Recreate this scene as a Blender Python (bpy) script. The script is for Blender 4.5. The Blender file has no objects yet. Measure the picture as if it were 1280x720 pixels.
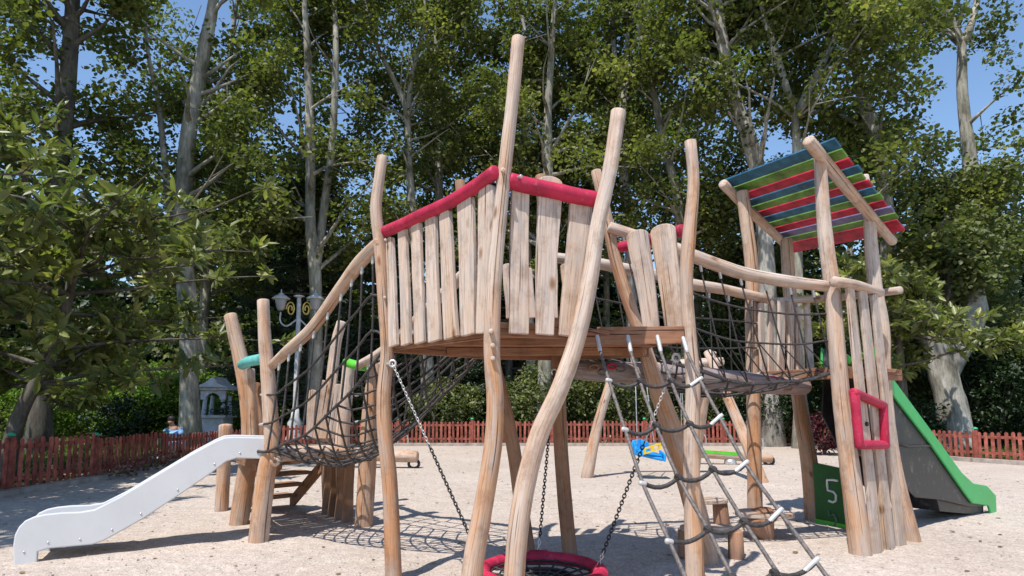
import bpy, bmesh, math, random
import numpy as np
from mathutils import Vector
random.seed(7); RNG = np.random.default_rng(7)
S = bpy.context.scene; COL = S.collection
PI = math.pi
# ------------------------------------------------------------------ camera
F = 780.0; PITCH = math.radians(6.0); EYE = 1.49; CY = 422.0
cam = bpy.data.objects.new('camera', bpy.data.cameras.new('camera')); COL.objects.link(cam)
cam.location = (0, 0, EYE); cam.rotation_euler = (PI/2 + PITCH, 0, 0)
cam.data.sensor_width = 36; cam.data.lens = F/1280*36
cam.data.shift_y = (CY-360)/1280; cam.data.clip_end = 1000; cam.data.clip_start = .05
S.camera = cam
CP, SP = math.cos(PITCH), math.sin(PITCH)
def ray(u, v):
    a = (u-640)/F; b = (CY-v)/F
    return Vector((a, CP-b*SP, SP+b*CP))
def U(u, v, Y):                       # point seen at (u,v) at distance Y
    r = ray(u, v); return Vector((r.x/r.y*Y, Y, EYE+r.z/r.y*Y))
def G(u, v, z=0.0):                   # ground point
    r = ray(u, v); t = (z-EYE)/r.z; return Vector((r.x*t, r.y*t, z))
def PL(u, v, p, n):                   # onto a plane
    r = ray(u, v); o = Vector((0, 0, EYE)); t = (p-o).dot(n)/r.dot(n); return o+r*t
# ------------------------------------------------------------------ materials
def nt(name, rough=.8, spec=.3):
    m = bpy.data.materials.new(name); m.use_nodes = True
    t = m.node_tree; b = t.nodes['Principled BSDF']
    b.inputs['Roughness'].default_value = rough; b.inputs['Specular IOR Level'].default_value = spec
    return m, t, b
def N(t, k, **kw):
    n = t.nodes.new(k)
    for a, v in kw.items():
        if a in n.inputs: n.inputs[a].default_value = v
        else: setattr(n, a, v)
    return n
def ramp(t, src, stops):
    r = t.nodes.new('ShaderNodeValToRGB'); e = r.color_ramp.elements
    while len(e) < len(stops): e.new(.5)
    for i, (p, c) in enumerate(stops):
        e[i].position = p; e[i].color = (*c, 1) if len(c) == 3 else c
    t.links.new(src, r.inputs['Fac']); return r
def mixc(t, fac, a, b, mode='MIX'):
    m = t.nodes.new('ShaderNodeMix'); m.data_type = 'RGBA'; m.blend_type = mode
    for s, v in ((m.inputs[0], fac), (m.inputs[6], a), (m.inputs[7], b)):
        if hasattr(v, 'is_output') or isinstance(v, bpy.types.NodeSocket): t.links.new(v, s)
        elif isinstance(v, (int, float)): s.default_value = v
        else: s.default_value = (*v, 1)
    return m.outputs[2]
def bump(t, b, src, strength=.3, dist=.01):
    n = N(t, 'ShaderNodeBump'); n.inputs['Strength'].default_value = strength; n.inputs['Distance'].default_value = dist
    t.links.new(src, n.inputs['Height']); t.links.new(n.outputs[0], b.inputs['Normal']); return n
def noise(t, vec, scale, detail=4, rough=.55):
    n = N(t, 'ShaderNodeTexNoise'); n.inputs['Scale'].default_value = scale
    n.inputs['Detail'].default_value = detail; n.inputs['Roughness'].default_value = rough
    if vec is not None: t.links.new(vec, n.inputs['Vector'])
    return n
def mapping(t, vec, scale, loc=None):
    m = N(t, 'ShaderNodeMapping'); m.inputs['Scale'].default_value = scale
    t.links.new(vec, m.inputs['Vector'])
    if loc is not None: t.links.new(loc, m.inputs['Location'])
    return m.outputs[0]
def wood(name, pale, warm, grey, warmth=.5, rough=.75, zb=0):
    m, t, b = nt(name, rough, .25)
    uv = N(t, 'ShaderNodeTexCoord').outputs['UV']
    oi = N(t, 'ShaderNodeObjectInfo')
    sc = N(t, 'ShaderNodeMath', operation='MULTIPLY'); t.links.new(oi.outputs['Random'], sc.inputs[0]); sc.inputs[1].default_value = 37.0
    cb = N(t, 'ShaderNodeCombineXYZ'); t.links.new(sc.outputs[0], cb.inputs[0]); t.links.new(sc.outputs[0], cb.inputs[1]); t.links.new(sc.outputs[0], cb.inputs[2])
    big = noise(t, mapping(t, uv, (5, .8, 1), cb.outputs[0]), 1.0, 3)
    pz = N(t, 'ShaderNodeSeparateXYZ'); t.links.new(N(t, 'ShaderNodeNewGeometry').outputs['Position'], pz.inputs[0])
    mr = N(t, 'ShaderNodeMapRange'); t.links.new(pz.outputs[2], mr.inputs[0]); mr.inputs[1].default_value = .8; mr.inputs[2].default_value = 2.6; mr.inputs[3].default_value = zb; mr.inputs[4].default_value = -zb
    az = N(t, 'ShaderNodeMath', operation='ADD'); t.links.new(big.outputs['Fac'], az.inputs[0]); t.links.new(mr.outputs[0], az.inputs[1])
    r1 = ramp(t, az.outputs[0], [(.36+.1*(1-warmth)-.05, pale), (.62+.1*(1-warmth), warm)])
    g = noise(t, mapping(t, uv, (9, 1.7, 1), cb.outputs[0]), 1.7, 4)
    rg = ramp(t, g.outputs['Fac'], [(.48, (0, 0, 0)), (.68, (.75, .75, .75))])
    c1 = mixc(t, rg.outputs[0], r1.outputs[0], grey)
    gr = noise(t, mapping(t, uv, (95, 3.0, 1), cb.outputs[0]), 1.0, 5, .65)
    r2 = ramp(t, gr.outputs['Fac'], [(.30, (.55, .49, .44)), (.46, (.9, .88, .86)), (.7, (1.08, 1.07, 1.06))])
    c2 = mixc(t, 1.0, c1, r2.outputs[0], 'MULTIPLY')
    vo = N(t, 'ShaderNodeTexVoronoi'); t.links.new(mapping(t, uv, (4.2, 2.3, 1), cb.outputs[0]), vo.inputs['Vector']); vo.inputs['Scale'].default_value = 1.0
    kn = ramp(t, vo.outputs['Distance'], [(.0, (.38, .27, .2)), (.06, (.55, .42, .33)), (.10, (.8, .7, .62)), (.14, (1, 1, 1))])
    c3 = mixc(t, 1.0, c2, kn.outputs[0], 'MULTIPLY')
    cr = noise(t, mapping(t, uv, (60, .9, 1), cb.outputs[0]), 1.0, 2, .4)
    rc = ramp(t, cr.outputs['Fac'], [(.30, (.28, .22, .18)), (.345, (1, 1, 1))])
    c4 = mixc(t, 1.0, c3, rc.outputs[0], 'MULTIPLY')
    gm = noise(t, mapping(t, uv, (3, 2.2, 1), cb.outputs[0]), 2.2, 6, .7); rgm = ramp(t, gm.outputs['Fac'], [(.5, (1, 1, 1)), (.66, (.74, .68, .63))])
    c4 = mixc(t, 1.0, c4, rgm.outputs[0], 'MULTIPLY')
    ft = N(t, 'ShaderNodeMapRange'); t.links.new(pz.outputs[2], ft.inputs[0]); ft.inputs[1].default_value = .02; ft.inputs[2].default_value = .3; ft.inputs[3].default_value = .55; ft.inputs[4].default_value = 0
    fm = N(t, 'ShaderNodeMath', operation='MULTIPLY'); t.links.new(ft.outputs[0], fm.inputs[0]); t.links.new(gm.outputs['Fac'], fm.inputs[1])
    c4 = mixc(t, fm.outputs[0], c4, (.33, .28, .25))
    t.links.new(c4, b.inputs['Base Color'])
    ad = N(t, 'ShaderNodeMath', operation='MULTIPLY'); t.links.new(gr.outputs['Fac'], ad.inputs[0]); t.links.new(rc.outputs[0], ad.inputs[1])
    bump(t, b, ad.outputs[0], .45, .006)
    return m
M = {}
M['post'] = wood('robinia_wood', (.60, .50, .425), (.50, .27, .14), (.44, .385, .35), .35, zb=.06)
M['postwarm'] = wood('warm_robinia_wood', (.57, .43, .33), (.47, .245, .13), (.42, .35, .30), .75, zb=.12)
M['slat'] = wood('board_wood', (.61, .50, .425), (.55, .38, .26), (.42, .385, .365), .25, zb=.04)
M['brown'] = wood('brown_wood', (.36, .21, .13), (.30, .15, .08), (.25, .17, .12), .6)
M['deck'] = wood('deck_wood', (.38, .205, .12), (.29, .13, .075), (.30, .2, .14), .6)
M['greylog'] = wood('grey_log_wood', (.30, .27, .265), (.33, .23, .22), (.2, .185, .185), .5)
def plain(name, c, rough=.5, spec=.4, var=.12, bs=0, sc=6, metal=0, dirt=None):
    m, t, b = nt(name, rough, spec)
    p = N(t, 'ShaderNodeNewGeometry').outputs['Position']
    n = noise(t, p, sc, 5, .6)
    lo = tuple(x*(1-var*2) for x in c); hi = tuple(min(1, x*(1+var)) for x in c)
    r = ramp(t, n.outputs['Fac'], [(.3, lo), (.65, hi)])
    out = r.outputs[0]
    if dirt:
        n3 = noise(t, p, sc*3.1, 6, .7); r3 = ramp(t, n3.outputs['Fac'], [(.56, (0, 0, 0)), (.72, (.55, .55, .55))])
        out = mixc(t, r3.outputs[0], out, dirt)
    t.links.new(out, b.inputs['Base Color']); b.inputs['Metallic'].default_value = metal
    rr = N(t, 'ShaderNodeMapRange'); t.links.new(n.outputs['Fac'], rr.inputs[0]); rr.inputs[3].default_value = rough-.1; rr.inputs[4].default_value = min(1, rough+.12)
    t.links.new(rr.outputs[0], b.inputs['Roughness'])
    if bs:
        n2 = noise(t, p, 60, 4); bump(t, b, n2.outputs['Fac'], bs, .01)
    return m
M['red'] = plain('crimson_padding', (.43, .02, .06), .55, .3, .2, .2, 5, dirt=(.5, .17, .19))
M['white'] = plain('white_slide_plastic', (.585, .585, .59), .35, .45, .03, 0, 2, dirt=(.55, .54, .51))
M['green'] = plain('green_slide_plastic', (.045, .42, .11), .4, .4, .06, 0, 4, dirt=(.2, .42, .2))
M['grey'] = plain('grey_slide_plastic', (.022, .021, .023), .45, .5, .25, 0, 3, dirt=(.2, .19, .18))
M['darkgreen'] = plain('dark_green_board', (.014, .10, .022), .5, .3, .1, 0, 5, dirt=(.05, .14, .05))
M['ltgreen'] = plain('light_green_paint', (.10, .50, .04), .5)
M['teal'] = plain('teal_padding', (.12, .42, .38), .6, .3, .1, .1, 6, dirt=(.4, .5, .46))
M['blue'] = plain('blue_plastic', (.015, .27, .68), .35)
M['yellow'] = plain('yellow_plastic', (.75, .52, .03), .4)
M['rope'] = plain('dark_rope', (.045, .038, .036), .6, .4, .3, .5, 30, dirt=(.2, .18, .17))
M['ropegrey'] = plain('worn_rope', (.13, .11, .10), .55, .4, .3, .6, 40, dirt=(.42, .4, .38))
M['metal'] = plain('galvanised_metal', (.62, .61, .6), .42, .5, .1, 0, 20, metal=.75)
M['alu'] = plain('aluminium_ferrule', (.55, .53, .51), .45, .5, .1, 0, 20, metal=.3, dirt=(.3,.28,.26))
M['black'] = plain('black_rubber', (.018, .018, .02), .6)
M['fence'] = plain('red_brown_paint', (.33, .095, .068), .7, .2, .28, .3, 7, dirt=(.38, .21, .17))
M['cap'] = plain('green_cap', (.03, .36, .17), .5)
M['kerb'] = plain('kerb_concrete', (.36, .31, .27), .9, .2, .2, .6, 4)
M['stone'] = plain('white_stone', (.52, .53, .58), .8, .2, .12, .4, 5)
M['lampwhite'] = plain('white_enamel', (.50, .50, .49), .45, .4, .12, 0, 6, dirt=(.3, .29, .27))
M['gold'] = plain('gilt_metal', (.70, .50, .13), .4, .5, .1, 0, 20, metal=.5)
M['roofblue'] = plain('blue_roof_paint', (.025, .115, .20), .6, .3, .3, .5, 6, dirt=(.1, .2, .27))
M['roofgreen'] = plain('green_roof_paint', (.12, .24, .045), .6, .3, .3, .5, 6, dirt=(.2, .3, .12))
M['roofred'] = plain('red_roof_paint', (.42, .018, .05), .6, .3, .3, .5, 6, dirt=(.45, .1, .12))
M['roofviolet'] = plain('violet_roof_paint', (.17, .16, .30), .6, .3, .2, .3, 9)
M['shirt'] = plain('blue_shirt', (.22, .42, .72), .9); M['trouser'] = plain('pale_trousers', (.6, .62, .68), .9)
M['skin'] = plain('skin', (.48, .27, .19), .6); M['hair'] = plain('dark_hair', (.02, .015, .012), .7)
M['numeral'] = plain('white_numeral', (.8, .8, .76), .5); M['numeralgrey'] = plain('grey_numeral', (.09, .16, .11), .5)
m, t, b = nt('lamp_glass', .25, .5); b.inputs['Base Color'].default_value = (.5, .51, .53, 1); b.inputs['Transmission Weight'].default_value = .35; M['lampglass'] = m
m = M['fence']; t = m.node_tree; b = t.nodes['Principled BSDF']
src = b.inputs['Base Color'].links[0].from_socket; g_ = N(t, 'ShaderNodeNewGeometry')
rr_ = ramp(t, g_.outputs['Random Per Island'], [(0, (.62, .6, .6)), (.5, (.92, .9, .9)), (1, (1.2, 1.25, 1.25))])
t.links.new(mixc(t, 1., src, rr_.outputs[0], 'MULTIPLY'), b.inputs['Base Color'])
# bark
def bark(name, a, b_, c, sc):
    m, t, b = nt(name, .9, .15)
    p = N(t, 'ShaderNodeNewGeometry').outputs['Position']
    mp = mapping(t, p, (1, 1, .45))
    n = noise(t, mp, sc, 5, .6); r = ramp(t, n.outputs['Fac'], [(.36, b_), (.48, a), (.56, a), (.64, c)])
    n2 = noise(t, mapping(t, p, (1, 1, .15)), sc*7, 5, .7); r2 = ramp(t, n2.outputs['Fac'], [(.3, (.55, .55, .55)), (.6, (1.1, 1.1, 1.1))])
    t.links.new(mixc(t, 1., r.outputs[0], r2.outputs[0], 'MULTIPLY'), b.inputs['Base Color'])
    bump(t, b, n2.outputs['Fac'], .8, .04); return m
M['bark'] = bark('plane_bark', (.31, .29, .235), (.15, .14, .105), (.52, .49, .41), 1.9)
M['barkpale'] = bark('pale_plane_bark', (.37, .345, .30), (.17, .155, .125), (.56, .53, .48), 2.1)
M['barkdark'] = bark('dark_bark', (.13, .115, .095), (.07, .06, .05), (.2, .185, .16), 2.5)
def leafmat(name, dark, mid, light, trans=.3, rough=.5, spec=.35):
    m, t, b = nt(name, rough, spec)
    a = N(t, 'ShaderNodeAttribute'); a.attribute_name = 'tint'
    r = ramp(t, a.outputs['Fac'], [(0, dark), (.55, mid), (1, light)])
    t.links.new(r.outputs[0], b.inputs['Base Color'])
    tr = N(t, 'ShaderNodeBsdfTranslucent')
    br = mixc(t, 1., r.outputs[0], (1.25, 1.5, .6), 'MULTIPLY'); t.links.new(br, tr.inputs['Color'])
    mx = N(t, 'ShaderNodeMixShader'); mx.inputs[0].default_value = trans
    t.links.new(b.outputs[0], mx.inputs[1]); t.links.new(tr.outputs[0], mx.inputs[2])
    t.links.new(mx.outputs[0], t.nodes['Material Output'].inputs['Surface']); return m
M['leaf'] = leafmat('plane_leaves', (.03, .045, .014), (.17, .185, .055), (.50, .46, .16), .42)
M['leafgrey'] = leafmat('dusty_leaves', (.04, .055, .022), (.16, .18, .065), (.40, .38, .16), .35)
M['magleaf'] = leafmat('magnolia_leaves', (.05, .075, .025), (.21, .23, .075), (.55, .48, .15), .35, .38, .4)
M['bright'] = leafmat('bright_shrub_leaves', (.08, .14, .02), (.15, .23, .035), (.26, .33, .06), .4)
M['darkleaf'] = leafmat('dark_hedge_leaves', (.012, .026, .008), (.025, .045, .014), (.05, .08, .025), .15)
M['cedar'] = leafmat('cedar_needles', (.022, .04, .022), (.055, .08, .045), (.11, .14, .08), .15)
M['purple'] = leafmat('purple_leaves', (.03, .008, .012), (.08, .016, .025), (.16, .04, .05), .25)
M['flower'] = leafmat('flower_bed', (.05, .07, .03), (.30, .12, .12), (.6, .5, .42), .2)
M['litter'] = leafmat('leaf_litter', (.10, .07, .045), (.22, .15, .09), (.36, .24, .14), .1)
# sand
m, t, b = nt('pale_sand', .95, .15)
p = N(t, 'ShaderNodeNewGeometry').outputs['Position']
n1 = noise(t, p, .55, 5, .6); n2 = noise(t, p, 38, 4, .75); n3 = noise(t, p, 7, 5, .65)
c = ramp(t, n1.outputs['Fac'], [(.3, (.475, .40, .345)), (.7, (.565, .49, .43))])
c2 = ramp(t, n2.outputs['Fac'], [(.30, (.5, .47, .44)), (.43, (.95, .95, .95)), (.62, (1.03, 1.02, 1.01)), (.75, (1.18, 1.18, 1.18))])
c3 = ramp(t, n3.outputs['Fac'], [(.32, (.88, .87, .86)), (.6, (1.03, 1.03, 1.03))])
vo = N(t, 'ShaderNodeTexVoronoi'); t.links.new(p, vo.inputs['Vector']); vo.inputs['Scale'].default_value = 55
c4 = ramp(t, vo.outputs['Color'], [(.1, (.80, .79, .78)), (.9, (1.14, 1.13, 1.12))])
o = mixc(t, 1., mixc(t, 1., mixc(t, 1., c.outputs[0], c2.outputs[0], 'MULTIPLY'), c3.outputs[0], 'MULTIPLY'), c4.outputs[0], 'MULTIPLY')
t.links.new(o, b.inputs['Base Color'])
b1 = N(t, 'ShaderNodeBump'); b1.inputs['Strength'].default_value = .55; b1.inputs['Distance'].default_value = .012; t.links.new(vo.outputs['Distance'], b1.inputs['Height'])
b2 = N(t, 'ShaderNodeBump'); b2.inputs['Strength'].default_value = .6; b2.inputs['Distance'].default_value = .06
t.links.new(n3.outputs['Fac'], b2.inputs['Height']); t.links.new(b1.outputs[0], b2.inputs['Normal']); t.links.new(b2.outputs[0], b.inputs['Normal'])
M['sand'] = m
m, t, b = nt('park_soil', .95, .1)
p = N(t, 'ShaderNodeNewGeometry').outputs['Position']
n1 = noise(t, p, .5, 6, .65); r = ramp(t, n1.outputs['Fac'], [(.4, (.05, .04, .025)), (.55, (.06, .07, .02)), (.7, (.11, .15, .035))])
t.links.new(r.outputs[0], b.inputs['Base Color']); M['soil'] = m
# ------------------------------------------------------------------ object helpers
def tag(o, label, cat, group=None, kind=None):
    if label: o['label'] = label
    if cat: o['category'] = cat
    if group: o['group'] = group
    if kind: o['kind'] = kind
    return o
def thing(name, label, cat, loc, group=None):
    o = bpy.data.objects.new(name, None); COL.objects.link(o); o.location = loc; o.empty_display_size = .2
    return tag(o, label, cat, group)
class MB:
    """collects shapes in world space, links them as one mesh"""
    def __init__(s): s.v = []; s.f = []; s.uv = []; s.sm = []
    def add(s, vs, fs, uvs, smooth):
        o = len(s.v); s.v += [tuple(x) for x in vs]
        for f, q in zip(fs, uvs): s.f.append([i+o for i in f]); s.uv.append(q); s.sm.append(smooth)
        return s
    def tube(s, pts, rad, n=10, wob=0, cap='round', smooth=True, squash=1.0, phase=None):
        pts = [Vector(p) for p in pts]
        if isinstance(rad, (int, float)): rad = [rad]*len(pts)
        fr = []; up = None
        for i, p in enumerate(pts):
            d = (pts[min(i+1, len(pts)-1)]-pts[max(i-1, 0)])
            d = d.normalized() if d.length > 1e-9 else Vector((0, 0, 1))
            if up is None: up = Vector((1, .13, 0)) if abs(d.z) > .7 else Vector((0, 0, 1))
            a = (up-d*up.dot(d)).normalized(); up = a; fr.append((a, d.cross(a)))
        P = list(pts); R = list(rad); FR = list(fr); L = [0]
        for i in range(1, len(P)): L.append(L[-1]+(P[i]-P[i-1]).length)
        if cap == 'round':                                  # rounded ends
            def endcap(i, sgn):
                d = (P[i]-P[i-sgn]).normalized() if sgn > 0 else (P[0]-P[1]).normalized()
                return [(P[i]+d*R[i]*.30*a, R[i]*b_, FR[i]) for a, b_ in ((.35, .93), (.75, .72), (1.0, .38))]
            e0 = endcap(0, -1)[::-1]; e1 = endcap(len(P)-1, 1)
            P = [x[0] for x in e0]+P+[x[0] for x in e1]; R = [x[1] for x in e0]+R+[x[1] for x in e1]
            FR = [x[2] for x in e0]+FR+[x[2] for x in e1]; L = [L[0]-.02*k for k in (3, 2, 1)]+L+[L[-1]+.02*k for k in (1, 2, 3)]
        ph = random.random()*6 if phase is None else phase
        vs = []
        for i, p in enumerate(P):
            a, b_ = FR[i]
            for k in range(n):
                th = 2*PI*k/n
                r = R[i]*(1+wob*(.6*math.sin(2*th+ph+L[i]*1.3)+.4*math.sin(3*th+ph*2-L[i]*2.1)+.35*math.sin(5*th+ph+L[i]*4)))
                vs.append(p+a*math.cos(th)*r+b_*math.sin(th)*r*squash)
        fs = []; uv = []
        c = 2*PI*max(R)
        for i in range(len(P)-1):
            for k in range(n):
                k2 = (k+1) % n
                fs.append([i*n+k, i*n+k2, (i+1)*n+k2, (i+1)*n+k])
                uv.append([(k/n*c, L[i]), ((k+1)/n*c, L[i]), ((k+1)/n*c, L[i+1]), (k/n*c, L[i+1])])
        if cap:
            m_ = len(P)-1
            fs.append(list(range(n))[::-1]); uv.append([(0, 0)]*n)
            fs.append([m_*n+k for k in range(n)]); uv.append([(0, 0)]*n)
        return s.add(vs, fs, uv, smooth)
    def prism(s, poly, ext, smooth=False, uax=None):
        """planar outline (3D points) extruded by vector ext"""
        poly = [Vector(p) for p in poly]; ext = Vector(ext); n = len(poly)
        vs = poly+[p+ext for p in poly]
        ax = uax.normalized() if uax else max(((poly[i]-poly[i-1]) for i in range(n)), key=lambda d: d.length).normalized()
        nn = ext.normalized(); bx = nn.cross(ax)
        U2 = lambda p: (p.dot(bx)+p.dot(nn), p.dot(ax))
        fs = [list(range(n))[::-1], [n+i for i in range(n)]]
        uv = [[U2(vs[i]) for i in fs[0]], [U2(vs[i]) for i in fs[1]]]
        for i in range(n):
            j = (i+1) % n; fs.append([i, j, n+j, n+i]); uv.append([U2(vs[q]) for q in fs[-1]])
        return s.add(vs, fs, uv, smooth)
    def box(s, c, dx, dy, dz):
        """box centred c with half axis vectors"""
        c = Vector(c); dx = Vector(dx); dy = Vector(dy); dz = Vector(dz)
        return s.prism([c-dx-dy-dz, c+dx-dy-dz, c+dx+dy-dz, c-dx+dy-dz], dz*2, uax=max((dx, dy, dz), key=lambda q: q.length))
    def ball(s, c, r, n=8, m=6, sz=1.):
        c = Vector(c); pts = [c+Vector((0, 0, -r*sz*math.cos(PI*i/m))) for i in range(m+1)]
        vs = []; fs = []; uv = []
        for i in range(m+1):
            q = max(.02, math.sin(PI*i/m))*r
            for k in range(n): vs.append(pts[i]+Vector((q*math.cos(2*PI*k/n), q*math.sin(2*PI*k/n), 0)))
        for i in range(m):
            for k in range(n): fs.append([i*n+k, i*n+(k+1) % n, (i+1)*n+(k+1) % n, (i+1)*n+k]); uv.append([(k/n*.1, i*.05)]*4)
        return s.add(vs, fs, uv, True)
    def lathe(s, c, prof, n=12, smooth=True):
        c = Vector(c); vs = []; fs = []; uv = []
        for (r, z) in prof:
            for k in range(n): vs.append(c+Vector((r*math.cos(2*PI*k/n), r*math.sin(2*PI*k/n), z)))
        for i in range(len(prof)-1):
            for k in range(n): fs.append([i*n+k, i*n+(k+1) % n, (i+1)*n+(k+1) % n, (i+1)*n+k]); uv.append([(k/n, prof[i][1])]*4)
        fs.append(list(range(n))[::-1]); uv.append([(0, 0)]*n)
        fs.append([(len(prof)-1)*n+k for k in range(n)]); uv.append([(0, 0)]*n)
        return s.add(vs, fs, uv, smooth)
    def obj(s, name, mat, parent=None, loc=None, bev=0, label=None):
        root = parent
        off = Vector((0, 0, 0))
        q = parent
        while q is not None: off += q.location; q = q.parent
        if loc is not None: off += Vector(loc)
        me = bpy.data.meshes.new(name)
        me.from_pydata([(x[0]-off.x, x[1]-off.y, x[2]-off.z) for x in s.v], [], s.f)
        ul = me.uv_layers.new(name='UVMap'); flat = []
        for q in s.uv:
            for w in q: flat += [w[0], w[1]]
        ul.data.foreach_set('uv', flat)
        me.polygons.foreach_set('use_smooth', s.sm)
        me.materials.append(mat); me.update()
        o = bpy.data.objects.new(name, me); COL.objects.link(o)
        if loc is not None: o.location = loc
        o.parent = parent
        if bev:
            md = o.modifiers.new('bevel', 'BEVEL'); md.width = bev; md.segments = 2; md.limit_method = 'ANGLE'; md.angle_limit = math.radians(40)
        if label: o['label'] = label
        return o
def cr(pts, n):                              # Catmull-Rom resample
    pts = [Vector(p) for p in pts]; q = [pts[0]*2-pts[1]]+pts+[pts[-1]*2-pts[-2]]; out = []
    for i in range(1, len(q)-2):
        for k in range(n):
            t_ = k/n; a, b_, c_, d = q[i-1], q[i], q[i+1], q[i+2]
            out.append(.5*((2*b_)+(c_-a)*t_+(2*a-5*b_+4*c_-d)*t_*t_+(3*b_-a-3*c_+d)*t_**3))
    out.append(pts[-1]); return out
def lerp(a, b_, t_): return a+(b_-a)*t_
def poleobj(name, pts, rad, parent, mat='post', n=4, wob=.05, label=None, sides=20):
    """log: control points, radii per control point"""
    P = cr(pts, n)
    if isinstance(rad, (int, float)): rad = [rad]*len(pts)
    R = []
    for i in range(len(P)):
        f = i/(len(P)-1)*(len(rad)-1); k = min(int(f), len(rad)-2); R.append(lerp(rad[k], rad[k+1], f-k)*(1+random.uniform(-.02, .02)))
    return MB().tube(P, R, sides, wob).obj(name, M[mat], parent, label=label)
def pxpole(name, px, Y0, Y1, r, parent, ground=True, **kw):
    """post from pixel list top->bottom; Y0 at top, Y1 at the base"""
    n = len(px)-1; pts = [U(u, v, lerp(Y0, Y1, i/n)) for i, (u, v) in enumerate(px)]
    if ground:
        a, b_ = pts[-2], pts[-1]
        if b_.z > -.05:
            d = (b_-a); d = d/abs(d.z) if abs(d.z) > 1e-6 else Vector((0, 0, -1)); d.x *= .5; d.y *= .5
            pts.append(b_+d*(b_.z+.08))
    pts.reverse()
    rr = r[::-1] if isinstance(r, list) else r
    return poleobj(name, pts, rr, parent, **kw)
def slat(parent, pb, pt, wb, wt, nrm, th=.032, mat='slat', name='slat', rnd=True, bend=0.0, mid=None):
    pb = Vector(pb); pt = Vector(pt); d = (pt-pb); L = d.length; d.normalize(); nrm = Vector(nrm).normalized()
    x = d.cross(nrm).normalized(); nn = x.cross(d).normalized()
    wm = mid if mid else (wb+wt)/2*random.uniform(.94, 1.06)
    left = []; right = []
    for k in range(9):
        f = k/8*(1-(wt*.28/L if rnd else 0)); w = (wb*(1-f)**2+2*f*(1-f)*wm+wt*f*f)/2
        o = bend*math.sin(PI*f)+.004*math.sin(7*f+pb.x*9)
        c = pb+d*f*L+x*o; left.append(c-x*w); right.append(c+x*w)
    top = []
    if rnd:
        c = (left[-1]+right[-1])/2; w = (right[-1]-left[-1]).length/2; h = wt*.28
        for k in range(1, 8):
            a = PI*k/8; top.append(c+x*w*math.cos(a)+d*h*math.sin(a))
    poly = right+top+left[::-1]
    return MB().prism(poly, nn*th, uax=d).obj(name, M[mat], parent, bev=.006)
def slerp_px(pts, Ys): return [U(u, v, Y) for (u, v), Y in zip(pts, Ys)]
# ------------------------------------------------------------------ ground & light
def struct(name, verts, mat):
    me = bpy.data.meshes.new(name); me.from_pydata(verts, [], [list(range(len(verts)))]); me.materials.append(mat)
    o = bpy.data.objects.new(name, me); COL.objects.link(o); o['kind'] = 'structure'; return o
struct('ground', [(-300, -60, -.004), (300, -60, -.004), (300, 500, -.004), (-300, 500, -.004)], M['soil'])
fpx = [(-190, 650), (8, 618), (116, 600), (205, 580), (278, 568), (345, 561), (420, 558), (497, 557), (590, 557), (690, 557), (806, 557), (905, 557), (1005, 557), (1095, 563), (1160, 572), (1222, 577), (1330, 584), (1500, 596)]
FG = [G(u, v) for u, v in fpx]
struct('playground_sand', [(-30, -30, 0), (30, -30, 0), (FG[-1].x+6, FG[-1].y, 0)]+[(p.x, p.y, 0) for p in FG[::-1]]+[(FG[0].x-8, FG[0].y, 0)], M['sand'])
def vnoise(x, y, cell, seed):
    g = np.random.default_rng(seed).uniform(0, 1, (400, 400)); xi = x/cell+150; yi = y/cell+50; i = np.floor(xi).astype(int) % 399; j = np.floor(yi).astype(int) % 399
    fx = xi-np.floor(xi); fy = yi-np.floor(yi); fx = fx*fx*(3-2*fx); fy = fy*fy*(3-2*fy)
    return g[i, j]*(1-fx)*(1-fy)+g[i+1, j]*fx*(1-fy)+g[i, j+1]*(1-fx)*fy+g[i+1, j+1]*fx*fy
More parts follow.
